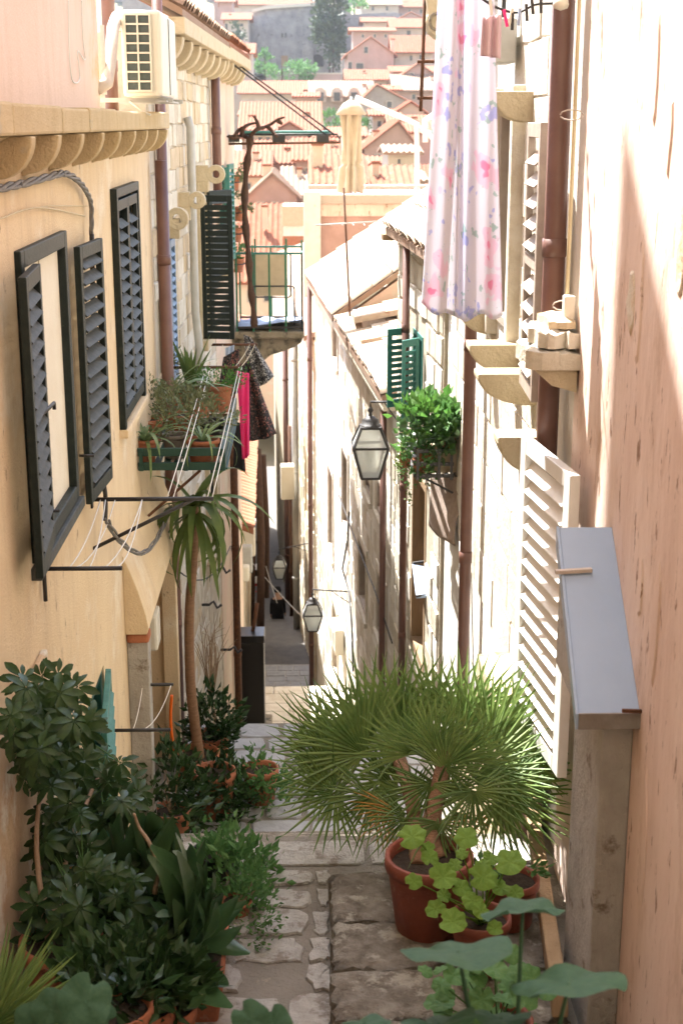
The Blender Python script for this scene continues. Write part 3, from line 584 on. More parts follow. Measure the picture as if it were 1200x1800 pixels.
# rounded stone arch beside the door recess
mb = MB(); k = 12; P = []
for i in range(k+1):
    t = i/k; P.append((10.1-1.5*t, .02+.20*t*t, -3.0-2.6*t**.8))
mb.tube([R1.p(a, b, c) for a, b, c in P], .035, 8); tag(mb.build('conduit', 'pipegrey'), 'pale curved pipe running down the right wall behind the palm', 'pipe')
def corbel(label, Y, z, pr, th=.16, dz=.17, m='carved'):
    mb = MB(); prof = [(0, 0), (pr, 0), (pr, -.035)]+[(pr*math.cos(math.pi/2*i/8)*.96, -.035-(dz-.035)*math.sin(math.pi/2*i/8)) for i in range(1, 8)]+[(pr*.12, -dz), (0, -dz)]
    mb.prism([R1.p(Y, n_-.05 if n_ == 0 else n_, z+q) for n_, q in prof], R1.t*th)
    return tag(mb.build('stone_corbel', m, bevel=.01), label, 'stone corbel', 'stone corbels on the right wall')
for lab_, pl, prr, py, dz_ in [('half-round stone corbel just under the floral sheet', 808, 862, 541, .17), ('upper of the two stacked half-round stone corbels', 825, 905, 606, .17), ('lower of the two stacked half-round stone corbels', 840, 936, 657, .17), ('lone stone corbel nearest the white shutter', 875, 958, 768, .2), ('stone ledge under the small electric box', 868, 930, 160, .16)]:
    s_, z_ = R1.at(prr, py); corbel(lab_, s_, z_, 1.2-PY(pl, py, s_).x, .2, dz_); print('corbel', s_, z_, 1.2-PY(pl, py, s_).x)
for lab, q in (('cracked stone slab on top', 0),):
    t_ = thing('stone_slab', 'broken stacked stone slab jutting from the wall above the white shutter', 'stone slab', R1.p(6.55, 0, -1.3))
    sy, sz = R1.at(1018, 650); sx = PY(930, 650, sy).x; print('slab', sy, sz, sx)
    rough_block(sx, 1.19, sy, sy+.42, sz, sz+.09, 'lime2', t_, 'stone', 6, .022); rough_block(sx+.03, 1.19, sy+.02, sy+.4, sz+.09, sz+.17, 'lime2', t_, 'stone', 6, .022); rough_block(sx+.09, 1.19, sy+.05, sy+.35, sz+.17, sz+.22, 'lime3', t_, 'stone', 5, .012)
    mb = MB(); mb.prism([R1.p(sy, .01, sz), R1.p(sy, 1.18-sx, sz), R1.p(sy, 1.1-sx, sz-.07), R1.p(sy, .01, sz-.10)], R1.t*.4); mb.build('bracket', 'carved', t_)
downpipe('thick brown downpipe between the pink wall and the dove shutter', [R1.p(sq(979, 300, .054, R1), .054, 2.6), R1.p(sq(979, 300, .054, R1), .054, -4.6)], .050, step=2.1)
downpipe('brown downpipe behind the floral sheet and stone corbels', [R1.p(sq(822, 800, .07, R1), .07, 2.3), R1.p(sq(822, 800, .07, R1), .07, -5.3)], .041, step=1.5)
# conduits
cg = thing('cable_conduit', 'pair of cream cables clipped down the pink wall edge into a grey box', 'cable', R1.p(6.45, .02, -1.1))
for q in (0, .022): MB().tube([R1.p(sq(1006, 300, .03, R1)-q, .03+q*.4, z) for z in (2.4, 1, .2, -.5, -.8)], .0065, 6).build('cable', 'cond', cg)
MB().fbox(R1, sq(1003, 545, .03, R1), sq(1003, 545, .03, R1)+.06, .012, .06, R1.at(1003, 568, .03)[1], R1.at(1003, 520, .03)[1]).build('junction_box', 'ac', cg, bevel=.006)
for z in (.03, -.78): MB().tube([R1.p(sq(1000, 300, .05, R1), .05+.05*math.cos(i*.6), z+.022*math.sin(i*.6)) for i in range(11)], .003, 5).build('wire_loop', 'hose', cg)
eb = thing('electric_box', 'pale grey electric box above the stone ledge on the right wall', 'electric box', R1.p(8.45, .1, .3))
MB().fbox(R1, 8.3, 8.62, .0, .12, .32, .56).build('casing', 'pipegrey', eb, bevel=.012); MB().fbox(R1, 8.34, 8.58, .12, .13, .34, .54).build('cover', 'ac', eb, bevel=.006)
MB().tube([R1.p(8.45, .06, .56), R1.p(8.45, .05, .9), R1.p(8.3, .03, 1.2)], .012).build('cable', 'iron', eb)
for i in range(16):
    cs, cz_, w_, h_ = U(3.4, 6.0), U(-3.2, .2), U(.03, .09), U(.10, .34); k = 11; P = []
    for j in range(k): a = 2*math.pi*j/k; q = U(.65, 1.1); P.append(F0.p(cs+w_*q*math.cos(a), .0005, cz_+h_*q*math.sin(a)))
    cen = sum(P, Vector())/k; mb = MB(); mb.add(P+[cen.lerp(q, .88)+F0.n*.006 for q in P], [(j, (j+1) % k, (j+1) % k+k, j+k) for j in range(k)]+[tuple(range(k, 2*k))]); mb.build('plaster_patch', 'pinkR' if i % 3 else 'oldL', h6)
# boxed flue with sloping metal cap on the pink wall
fl = thing('flue_box', 'grey concrete flue with a sloping blue-grey sheet metal cap on the pink wall', 'flue', (1.1, 5.05, -5))
MB().box(1.085, 1.2, 4.79, 5.30, -5, -2.09).build('column', 'conc', fl, bevel=.008)
cz = [(.977, 4.71, -2.05), (1.2, 4.71, -2.05), (1.2, 5.315, -1.525), (.993, 5.315, -1.525)]
mb = MB(); mb.hexa([Vector(q)-Vector((0, 0, .012)) for q in cz]+[Vector(q) for q in cz]); mb.build('cap_sheet', 'gray', fl, bevel=.003)
mb = MB(); mb.box(.977, 1.2, 4.698, 4.708, -2.105, -2.045); mb.build('front_lip', 'grayd', fl)
mb = MB(); mb.prism([(.966, 4.7, -2.105), (.966, 4.7, -2.045), (.982, 5.315, -1.52), (.982, 5.315, -1.60)], (.01, 0, 0)); mb.build('side_sheet', 'gray', fl)
mb = MB(); mb.prism([(1.0, 4.73, -2.10), (1.0, 5.30, -2.08), (1.0, 5.30, -1.56)], (.19, 0, 0)); mb.build('infill', 'conc', fl)
a = Vector((.955, 5.15, -1.655)); mb = MB().beam(a, a+Vector((.14, .01, .004)), .022, .014); mb.build('cap_strap', 'hose', fl)
mb = MB().beam((1.13, 4.69, -2.03), (1.22, 4.69, -2.034), .012, .012); mb.build('pin', 'rust', fl)
h8 = thing('low_stone_house', 'low sunlit stone house with teal shutters beyond the right corner', 'house', (2.5, 13.6, -8))
hh8 = [(1.3, 2.0, -2.75, -1.95), (.9, 1.9, -5.2, -3.3)]
wall_mb(R2, .02, 3.28, -10, -1.15, .5, hh8, n=-.02).build('wall', 'mortar', h8)
MB().fbox(R2, .02, .3, -4, -.55, -10, -1.15).build('near_wall', 'white_render', h8); MB().fbox(R2, 3.1, 3.28, -4, -.55, -10, -1.15).build('far_wall', 'white_render', h8)
stones(R2, .05, 3.25, -6.5, -1.2, h8, ['lime2', 'white_render', 'lime'], .24, (.25, .6), hh8, n=-.02, limit=130)
window(h8, R2, hh8[0], 'teal', .15, .05, 'dark'); window(h8, R2, hh8[1], 'wood', .2, .08, 'dark')
shutter(h8, R2.p(2.0, .02, -2.73), R2.n*.9-R2.t*.45, R2.t, .26, .78, 'teal', 'teal', 60, .06, False, 'teal shutter leaf standing open'); shutter(h8, R2.p(1.3, .02, -2.73), R2.n*.7-R2.t*.7, R2.t, .26, .78, 'teal', 'teal', 60, .06, False)
eave_m = MB(); P = [R2.p(0, .12, -1.14), R2.p(3.3, .12, -1.14), R2.p(3.3, -3, .5), R2.p(0, -3, .5)]
eave_m.hexa(P+[q+Vector((0, 0, .07)) for q in P]).build('roof', 'tile3', h8); tiles(h8, P[0]+Vector((0, 0, .08)), P[1]+Vector((0, 0, .08)), P[3]+Vector((0, 0, .08)), 'mtile', 130)
MB().fbox(R2, 3.2, 3.36, -2, .16, -1.2, -1.14).build('eave_beam', 'wood', h8)
downpipe('brown downpipe at the far corner of the low stone house', [R2.p(sq(711, 700, .07, R2), .07, -1.15), R2.p(sq(711, 700, .07, R2), .07, zg(15)+.05)], .036, step=1.6)
downpipe('short brown downpipe starting beside the street lantern arm', [R3.p(.55, .06, -3.15), R3.p(.55, .06, -6.2), R3.p(.45, .03, -7.4)], .036, coll=False)
# long lit house
h9 = thing('long_house', 'long sunlit rubble house with many small windows and a tiled roof on the right', 'house', (2.2, 22, -11))
hw = []
for px0, px1, py0, py1 in [(594, 610, 790, 925), (628, 642, 960, 1070), (660, 674, 850, 912), (661, 676, 1020, 1130), (640, 650, 840, 870), (570, 584, 820, 960), (578, 592, 1060, 1180), (583, 592, 560, 640)]:
    a = R3.at(px0, (py0+py1)/2)[0]; b = R3.at(px1, (py0+py1)/2)[0]; zt_ = R3.at((px0+px1)/2, py0)[1]; zb_ = R3.at((px0+px1)/2, py1)[1]; a, b = min(a, b), max(a, b)
    b = min(b, a+1.0); hw.append((a, b, zb_, zt_))
wall_mb(R3, .02, 12.7, -13.5, -3.05, .5, hw, n=-.02).build('wall', 'white_render', h9)
stones(R3, .05, 12.7, -10.5, -3.1, h9, ['white_render', 'lime2', 'white_render', 'lime'], .26, (.25, .65), [(a-.1, b+.1, c-.1, d+.1) for a, b, c, d in hw], n=-.02, gap=.005, proud=(.002, .012), limit=260)
for w_ in hw:
    window(h9, R3, w_, 'dove', .18, .06, 'dark' if w_[3] > -6 else 'linen')
    for q in ((w_[0]-.1, w_[0], w_[2], w_[3]), (w_[1], w_[1]+.1, w_[2], w_[3]), (w_[0]-.1, w_[1]+.1, w_[3], w_[3]+.12)): MB().fbox(R3, q[0], q[1], -.1, .004, q[2], q[3]).build('window_surround', 'lime2', h9, bevel=.008)
    MB().fbox(R3, w_[0]-.12, w_[1]+.12, -.1, .03, w_[2]-.07, w_[2]).build('window_sill', 'lime2', h9, bevel=.01)
MB().fbox(R3, 12.2, 12.7, -4, -.55, -13.5, -3.1).build('far_wall', 'white_render', h9)
MB().fbox(R3, .02, 12.75, -.2, .13, -3.06, -2.96).build('eave_stone', 'lime2', h9, bevel=.01)
sA = 6.45
def rf(h, s0, s1, z0, n0, run, rise, m, lim, gable='facadepink'):
    P = [R3.p(s0, n0, z0), R3.p(s1, n0, z0), R3.p(s1, -run, z0+rise), R3.p(s0, -run, z0+rise)]; up = Vector((0, 0, .09))
    MB().hexa(P+[q+up for q in P]).build('roof', m, h); tiles(h, P[0]+up*1.05, P[1]+up*1.05, P[3]+up*1.05, 'mtile', lim)
    for s in (s0, s1):
        mb = MB(); k = .22 if s == s0 else -.22
        mb.prism([R3.p(s+k*.3, -.02, z0-.1), R3.p(s+k*.3, -run, z0-.1), R3.p(s+k*.3, -run, z0+rise-.01), R3.p(s+k*.3, -.02, z0+.03)], R3.t*k); mb.build('gable_wall', gable, h)
rf(h9, sA, 12.75, -2.94, .16, 2.6, 1.85, 'tile3', 160)
rf(h9, .05, sA-.02, -2.98, .14, 2.6, .75, 'tile3', 120)
# dormer boxes with tiled caps on the lower roof
for k, (px, py, ww, hh_, Y) in enumerate([(672, 560, .55, .5, 19.8), (690, 600, .6, .45, 18.6), (655, 590, .5, .35, 20.6)]):
    c = PY(px, py, Y); t_ = h9
    MB().box(c.x-ww/2, c.x+ww/2+.6, Y, Y+.6, c.z-hh_, c.z).build('dormer', 'pinkR', t_, bevel=.01)
    mb = MB(); mb.hexa([(c.x-ww/2-.12, Y-.1, c.z-.05), (c.x+1.1, Y-.1, c.z+.22), (c.x+1.1, Y+.72, c.z+.22), (c.x-ww/2-.12, Y+.72, c.z-.05), (c.x-ww/2-.12, Y-.1, c.z+.03), (c.x+1.1, Y-.1, c.z+.31), (c.x+1.1, Y+.72, c.z+.31), (c.x-ww/2-.12, Y+.72, c.z+.03)]); mb.build('dormer_roof', 'mtile', t_)
    MB().box(c.x-.05, c.x+.13, Y-.012, Y-.002, c.z-.32, c.z-.06).build('dormer_window', 'rust', t_)
downpipe('thin brown downpipe at the far end of the long sunlit house', [R3.p(12.6, .1, -3.0), R3.p(12.6, .1, -11.4)], .05, step=3)
ant = thing('roof_antenna', 'thin rusty antenna mast with crossbar rising over the tiled roof', 'antenna', R3.p(5.6, -.3, -3))
a = PY(617, 600, 21); b = PY(604, 330, 21); MB().tube([a, b], .016, 6).build('mast', 'rust', ant)
c = PY(605, 395, 21); MB().tube([c-Vector((.42, .1, 0)), c+Vector((.55, 0, .05))], .010, 6).build('crossbar', 'pipegrey', ant)
for i in range(6): q = c+Vector((-.35+i*.16, 0, 0)); MB().tube([q-Vector((0, .18, 0)), q+Vector((0, .18, 0))], .006, 5).build('element', 'pipegrey', ant)
mtr = thing('meter_box', 'cream meter box with conduit on the long sunlit wall', 'meter box', R3.p(5.9, .05, -8.6))
s_, z_ = R3.at(602, 1140); s2, z2 = R3.at(602, 1096)
MB().fbox(R3, s_-.32, s_+.32, .012, .15, z_, z2).build('casing', 'linen', mtr, bevel=.015); MB().fbox(R3, s_-.12, s_+.16, .15, .16, z_+.12, z2-.1).build('window_pane', 'pipegrey', mtr)
cb = thing('wall_cable', 'black cable running down the sunlit rubble wall beside the small lantern', 'cable', R3.p(5.2, .03, -9)); pts = [R3.p(*R3.at(px, py)[:1], .03, R3.at(px, py)[1]) for px, py in [(617, 900), (614, 950), (605, 1000), (616, 1040), (622, 1100), (624, 1180)]]
MB().tube(pts, .016, 6).build('cable', 'iron', cb)
cb2 = thing('overhead_wire', 'sagging dark wire crossing the sunlit rubble wall', 'wire', R3.p(3, .05, -6)); pts = [R3.p(R3.at(px, py)[0], .04, R3.at(px, py)[1]) for px, py in [(600, 870), (630, 950), (665, 1040), (695, 1130)]]
MB().tube(pts, .010, 6).build('wire', 'iron', cb2)
# houses beyond on the right of the lane
h10 = thing('shaded_stone_house', 'tall stone house with dressed corner stones beyond the long sunlit house', 'house', (1.5, 36, -14))
wall_mb(R4, .3, 17, -19, -4.2, .5, [(4, 5, -9, -7.4), (8, 9, -11.5, -10)]).build('wall', 'lime3', h10); stones(R4, .35, 17, -17, -4.3, h10, ['lime3', 'lime', 'lime2'], .34, (.4, .9), [(4, 5, -9, -7.4), (8, 9, -11.5, -10)], limit=180)
MB().fbox(R4, .3, .8, -5, -.55, -19, -4.2).build('end_wall', 'lime3', h10)
mb = MB(); P = [R4.p(.2, .2, -4.2), R4.p(17, .2, -4.2), R4.p(17, -4, -2.6), R4.p(.2, -4, -2.6)]; mb.hexa(P+[q+Vector((0, 0, .1)) for q in P]); mb.build('roof', 'tile3', h10)
h11 = thing('far_right_house', 'shaded stone house on the right where the lane meets the market street', 'house', (0, 58, -20))
wall_mb(R4, 17.02, 44, -24, -6.5, .5, [(4+17, 5+17, -12, -10.6), (30, 31, -14, -12.6)]).build('wall', 'lime', h11)
mb = MB(); P = [R4.p(17.02, .2, -6.5), R4.p(44, .2, -6.5), R4.p(44, -4, -5), R4.p(17.02, -4, -5)]; mb.hexa(P+[q+Vector((0, 0, .1)) for q in P]); mb.build('roof', 'tile3', h11)
downpipe('grey drainpipe on the shaded stone house beyond the sunlit one', [R4.p(9, .1, -4.5), R4.p(9, .1, zg(36.5)+.1)], .09, 'pipegrey', step=3); downpipe('brown drainpipe farthest down on the right of the lane', [R4.p(18, .1, -6.6), R4.p(18, .1, zg(45.5)+.1)], .09, step=3)
downpipe('dark drainpipe just below the grey meter box far down the lane', [R4.p(13, .1, -8.6), R4.p(13, .1, zg(40.5)+.1)], .08, 'rust', step=3)
tag(MB().fbox(R4, 8.3, 8.7, .15, .5, -9.6, -8.7).build('meter_box', 'linen', bevel=.02), 'grey meter box high on the wall far down the lane', 'meter box')
# ------------------------------------------------------------------ lanterns
def lantern(name, label, c, h, wall_pt, far=False):
    """c: top finial point"""
    c = Vector(c); t = thing(name, label, 'street lamp', c-Vector((0, 0, h)), 'iron wall lanterns')
    k = h/1.0; R0 = .30*k; zt_ = c.z-.30*k; zm = c.z-.56*k; zb_ = c.z-1.0*k; rt, rm, rb = .13*k, .235*k, .12*k
    def cor(r, z): return [Vector((c.x+a*r, c.y+b*r, z)) for a, b in ((-1, -1), (1, -1), (1, 1), (-1, 1))]
    T, Mi, B = cor(rt, zt_), cor(rm, zm), cor(rb, zb_)
    fr = MB(); e = .011*k+.003
    for i in range(4):
        j = (i+1) % 4
        for p_, q_ in ((T[i], Mi[i]), (Mi[i], B[i]), (Mi[i], Mi[j]), (B[i], B[j]), (T[i], T[j])): fr.beam(p_, q_, e*2, e*2)
    fr.build('frame', 'iron', t)
    for A_, B_ in ((T, Mi), (Mi, B)):
        for i in range(4):
            j = (i+1) % 4; MB().poly([A_[i], A_[j], B_[j], B_[i]]).build('glass_pane', 'lampglass', t)
    MB().lathe((c.x, c.y, 0), [(.0, zt_+.16*k), (.06*k, zt_+.14*k), (.11*k, zt_+.10*k), (.12*k, zt_+.03*k), (.145*k, zt_+.03*k), (.145*k, zt_-.005)], 12).build('cap', 'iron', t)
    MB().lathe((c.x, c.y, 0), [(.0, c.z-.0*k), (.02*k, c.z-.03*k), (.045*k, c.z-.07*k), (.02*k, c.z-.11*k), (.03*k, c.z-.14*k), (0, c.z-.15*k)], 10).build('finial', 'iron', t)
    MB().lathe((c.x, c.y, 0), [(0, zm-.02*k), (.05*k, zm-.05*k), (.07*k, zm-.12*k), (.05*k, zm-.19*k), (.03*k, zm-.23*k), (0, zm-.23*k)], 12).build('bulb', 'white', t)
    MB().box(c.x-rb, c.x+rb, c.y-rb, c.y+rb, zb_-.012*k, zb_).build('base_plate', 'iron', t)
    wp = Vector(wall_pt); MB().tube([c-Vector((0, 0, .02)), c+Vector((0, 0, .035)), wp], .012, 8).build('arm', 'iron', t)
    MB().tube([c.lerp(wp, .45)+Vector((0, 0, .03)), wp-Vector((0, 0, .22*k+.05))], .008, 6).build('brace', 'iron', t)
    return t
c = PY(651, 712, 15); lantern('street_lantern', 'large black framed lantern with frosted glass hanging beside the green balcony plants', c, PY(651, 712, 15).z-PY(651, 838, 15).z, (1.02, 15.0, c.z+.03))
c = PY(549, 1040, 20.6); lantern('street_lantern', 'small lantern on a thin arm in front of the sunlit wall low in the lane', c, c.z-PY(549, 1107, 20.6).z, R3.p(R3.at(615, 1037)[0], 0, c.z+.04))
c = PY(491, 968, 31); lantern('street_lantern', 'pale little lantern deep in the shaded part of the lane', c, c.z-PY(491, 1016, 31).z, R4.p(3.4, 0, c.z+.05))
al = thing('market_lantern', 'glowing amber lantern far down at the market end of the lane', 'street lamp', PY(453, 985, 66)); c = PY(453, 975, 66); MB().lathe((c.x, c.y, 0), [(0, c.z+.5), (.28, c.z+.15), (.3, c.z), (.2, c.z-.4), (0, c.z-.4)], 8).build('glass', 'amber', al); MB().lathe((c.x, c.y, 0), [(0, c.z+.75), (.2, c.z+.55), (.32, c.z+.2), (.3, c.z+.16)], 8).build('cap', 'iron', al)
# ------------------------------------------------------------------ AC unit
ac = thing('air_conditioner', 'cream air conditioner unit on a bracket above the cornice of the ochre house', 'air conditioner', (-1.1, 10.3, .12))
AX0, AX1, AY0, AY1, AZ0, AZ1 = -1.23, -.955, 10.28, 11.45, .17, .74
b_ = MB().box(AX0, AX1, AY0+.01, AY1, AZ0, AZ1).build('casing', 'ac', ac, bevel=.025)
gx0, gx1 = AX0+.03, AX0+.20; gz0, gz1 = AZ0+.04, AZ1-.03
MB().box(gx0, gx1, AY0+.004, AY0+.009, gz0, gz1).build('fins', 'acdark', ac)
for i in range(9): z = gz0+(gz1-gz0)*i/8; MB().box(gx0-.006, gx1+.006, AY0-.008, AY0+.0035, z-.006, z+.006).build('grille_bar', 'ac', ac)
for i in range(3): x = gx0+(gx1-gx0)*i/2; MB().box(x-.006, x+.006, AY0-.0095, AY0+.003, gz0-.006, gz1+.006).build('grille_bar', 'ac', ac)
MB().box(AX1-.004, AX1+.006, AY0+.55, AY0+.56, AZ0+.02, AZ1-.02).build('panel_seam', 'acdark', ac)
for y in (10.42, 11.3): MB().beam((-1.46, y, AZ0-.02), (-.90, y, AZ0-.02), .035, .03).build('bracket_arm', 'pipegrey', ac)
MB().box(-1.0, -.93, 10.26, 11.5, AZ0-.035, AZ0-.022).build('bracket_rail', 'pipegrey', ac)
MB().tube([(-1.27+.0, 10.6, .66), (-1.27, 10.42, .70), (-1.27, 10.20, .62), (-1.275, 10.05, .42), (-1.29, 9.92, .25), (-1.36, 9.80, .20)], .042, 12).build('insulated_hose', 'hose', ac)
MB().box(-1.328, -1.30, 9.95, 9.98, .18, .62).build('bracket_post', 'pipegrey', ac)
MB().tube([(-1.2, 10.4, .14), (-1.12, 10.35, .08), (-1.05, 10.33, .05)], .008, 6).build('drain_hose', 'ac', ac)
downpipe('brown pipe behind the air conditioner', [(-1.40, 11.0, 2.2), (-1.40, 11.0, .0)], .05, step=1.2)
# ------------------------------------------------------------------ cables on the left wall
def lpts(lst, off=.02, F=L1):
    return [F.p(F.at(px, py, off)[0], off, F.at(px, py, off)[1]) for px, py in lst]
cbl = thing('cable_bundle', 'twisted grey power cable bundle looping over the ochre wall', 'cable', L1.p(6, .02, -.5))
base = lpts([(-60, 345), (0, 330), (40, 322), (85, 310), (112, 305), (135, 318), (150, 338), (158, 362), (158, 412)], .03)
def smooth(pts, n=6):
    o = []
    P = [pts[0]]+pts+[pts[-1]]
    for i in range(1, len(P)-2):
        for k in range(n):
            t = k/n; a, b, c, d = P[i-1], P[i], P[i+1], P[i+2]
            o.append(.5*((2*b)+(c-a)*t+(2*a-5*b+4*c-d)*t*t+(3*b-a-3*c+d)*t**3))
    return o+[pts[-1]]
sb = smooth(base, 8)
for k in range(3): MB().tube([q+Vector((.009*math.cos(i*.55+k*2.1)*.7+.01, 0, .011*math.sin(i*.55+k*2.1))) for i, q in enumerate(sb)], .009, 6).build('strand', 'cable', cbl)
for q in (sb[14], sb[30]): MB().lathe(q, [(.024, -.012), (.026, 0), (.024, .012)], 10).build('clip', 'iron', cbl)
MB().tube([q+Vector((.012, 0, 0)) for q in smooth(lpts([(158, 412), (162, 600), (172, 800), (182, 868), (182, 915)], .03), 4)], .014, 8).build('riser', 'iron', cbl)
for k in range(3): MB().tube([q+Vector((.012*math.cos(i*.7+k*2.1)+.02, 0, .012*math.sin(i*.7+k*2.1))) for i, q in enumerate(smooth(lpts([(182, 915), (205, 950), (238, 972), (262, 960), (285, 920), (295, 890)], .12), 6))], .008, 6).build('strand', 'cable', cbl)
thn = thing('thin_wires', 'thin pale wires pinned across the ochre wall above the window', 'wire', L1.p(6.2, .02, -.6))
MB().tube(smooth(lpts([(-40, 400), (0, 385), (70, 365), (150, 380)], .015)), .004, 5).build('wire', 'cond', thn); MB().tube(smooth(lpts([(70, 365), (90, 362), (155, 362)], .015)), .003, 5).build('wire', 'cond', thn)
hw_ = thing('cord_loop', 'looped white cord hanging on the upper salmon wall', 'cord', L1.p(8, -.18, .3))
MB().tube([q for q in smooth([PX for PX in [L1.p(L1.at(x, y, -.07)[0], -.07, L1.at(x, y, -.07)[1]) for x, y in [(120, -40), (122, 80), (126, 135), (134, 146), (141, 135), (137, 90), (150, 105), (146, 60), (143, -40)]]])], .004, 5).build('cord', 'cord', hw_)
# ------------------------------------------------------------------ clothes-line brackets
def bar(label, px0, py, px1, F=L1, strut=None, r=.012, m='iron', drop=None):
    s, z = F.at(px0, py, 0); a = F.p(s, 0, z); b = PY(px1, py, a.y); b.z = z
    t = thing('clothes_line_bracket', label, 'clothes bracket', a, 'iron clothes-line brackets')
    MB().tube([a, b], r, 8).build('bar', m, t)
    if strut: 
        s2, z2 = F.at(*strut[:2]); c = F.p(s, 0, z2); MB().tube([c, a.lerp(b, strut[2])], r*.9, 8).build('strut', m, t)
    MB().fbox(F, s-.02, s+.02, 0, .012, z-.05, z+.05).build('wall_plate', m, t)
    if drop: MB().tube([a+F.n*.02, a+F.n*.02-Vector((0, 0, drop))], r, 6).build('hook', m, t)
    return a, b
A1, B1 = bar('dark iron clothes-line bar with diagonal strut on the ochre wall', 160, 878, 375, strut=(180, 932, .85), r=.013)
A2, B2 = bar('short dark iron bar with wound cords below the near green window', 70, 1000, 215, r=.011, drop=.16)
A3, B3 = bar('upper of the two thin iron bars beside the white meter box', 228, 1204, 305)
A4, B4 = bar('lower of the two thin iron bars beside the white meter box', 198, 1284, 300)
A5, B5 = bar('rusty iron clothes bar crossing above the planted tray', 298, 646, 425, L2, m='rust', r=.014)
A6, B6 = bar('rusty bar under the stone balcony holding laundry', 366, 606, 452, L2, m='rust', r=.016)
def cords(name, label, segs, r=.0035, m='cord'):
    t = thing(name, label, 'clothes line', segs[0][0])
    for a, b, sg in segs: MB().tube(arc(a, b, sg, 8), r, 5).build('cord', m, t)
cords('clothes_line', 'four taut white cords from the dark bar up past the planted tray', [(A1.lerp(B1, .62), A5.lerp(B5, .5), .02), (A1.lerp(B1, .67), A5.lerp(B5, .56), .02), (A1.lerp(B1, .95), A5.lerp(B5, .96), .02), (A1.lerp(B1, .99), A5.lerp(B5, 1), .02)])
cords('clothes_line', 'pale cords between the rusty bar and the balcony', [(A5.lerp(B5, .6), A6.lerp(B6, .3), .03), (A5.lerp(B5, .98), A6.lerp(B6, .95), .03), (A5.lerp(B5, .9), A6.lerp(B6, .85), .02)], m='cond')
cords('slack_cords', 'slack white cords tied between two iron bars under the near window', [(A1.lerp(B1, .08), A2.lerp(B2, .35), .05), (A1.lerp(B1, .12), A2.lerp(B2, .6), .06), (A1.lerp(B1, .2), A2.lerp(B2, .3), .12), (A1.lerp(B1, .42), A2.lerp(B2, .9), .1), (A1.lerp(B1, .42), A2.lerp(B2, .78), .06)])
cords('slack_cords', 'thin slack cords between the two lower iron bars', [(A3.lerp(B3, .3), A4.lerp(B4, .35), .04), (A3.lerp(B3, .95), A4.lerp(B4, .4), .1)], .003)
hz_ = thing('orange_hose', 'short orange garden hose hanging beside the dark downpipe', 'hose', (B3.x, B3.y, -5)); MB().tube(smooth([PY(x, y, 10.9) for x, y in [(302, 1222), (300, 1260), (303, 1300), (312, 1338)]]), .013, 8).build('hose', 'orange', hz_)
# ------------------------------------------------------------------ balcony
bx = thing('stone_balcony', 'stone balcony slab with green iron railing and bracket over the lane on the left', 'balcony', (-1, 21, -3.4))
BY0, BY1, BX0, BX1, BZ = 20.6, 21.8, -1.1, .02, -2.93
MB().box(BX0, BX1, BY0, BY1, BZ-.10, BZ).build('slab', 'bstone', bx, bevel=.02)
for y in (20.7, 21.5):
    mb = MB(); pr = [(BX0, BZ-.1), (BX1-.02, BZ-.1), (BX1-.04, BZ-.17), (BX1-.14, BZ-.24), (BX1-.30, BZ-.30), (BX1-.50, BZ-.36), (BX1-.62, BZ-.46), (BX1-.74, BZ-.56), (BX0, BZ-.60)]
    mb.prism([(x, y, z) for x, z in pr], (0, .24, 0)); mb.build('corbel', 'bstone', bx, bevel=.02)
rl = [(BX0+.15, BY0+.03), (BX1-.03, BY0+.03), (BX1-.03, BY1-.03), (BX0+.15, BY1-.03)]
for (x0, y0), (x1, y1) in zip(rl, rl[1:]):
    for z in (BZ+1.12, BZ+.06): MB().beam((x0, y0, z), (x1, y1, z), .025, .03).build('rail', 'teal' if z > BZ+.5 else 'iron', bx)
    n = 4 if abs(x1-x0) > .5 else 4
    for i in range(n+1): x = x0+(x1-x0)*i/n; y = y0+(y1-y0)*i/n; MB().beam((x, y, BZ), (x+.0, y, BZ+1.12+(.12 if i % 2 else 0)), .028, .018).build('baluster', 'railgreen', bx)
cl_ = thing('blue_cloth', 'pale blue cloth spread on the balcony floor', 'cloth', (-.4, 21.2, BZ)); MB().grid(lambda u, v: Vector((-.95+.93*u, BY0+.06+1.0*v, BZ+.05+.05*math.sin(u*11+v*3)*math.sin(v*7)+.12*(1-v)*u)), 20, 16).build('sheet', 'bluecloth', cl_)
fc = thing('folding_chair', 'beige canvas folding chair with black tube frame on the balcony', 'chair', (-.35, 20.9, BZ))
def rr(x0, x1, z0, z1, y, r=.04): 
    o = []
    for cx, cz, a0 in ((x1-r, z1-r, 0), (x0+r, z1-r, 90), (x0+r, z0+r, 180), (x1-r, z0+r, 270)):
        o += [Vector((cx+r*math.cos(R(a0+k*30)), y, cz+r*math.sin(R(a0+k*30)))) for k in range(4)]
    return o+[o[0]]
p0 = PY(450, 520, 20.95); p1 = PY(507, 447, 20.95)
MB().tube(rr(p0.x-.03, p1.x+.03, p0.z-.02, p1.z+.02, 20.95), .012, 6).build('back_frame', 'iron', fc); MB().tube(rr(p0.x-.05, p1.x+.08, BZ+.02, p0.z+.15, 20.85), .012, 6).build('leg', 'iron', fc)
MB().box(p0.x, p1.x-.03, 20.93, 20.94, p0.z, p1.z).build('canvas_back', 'beige', fc, bevel=.004)
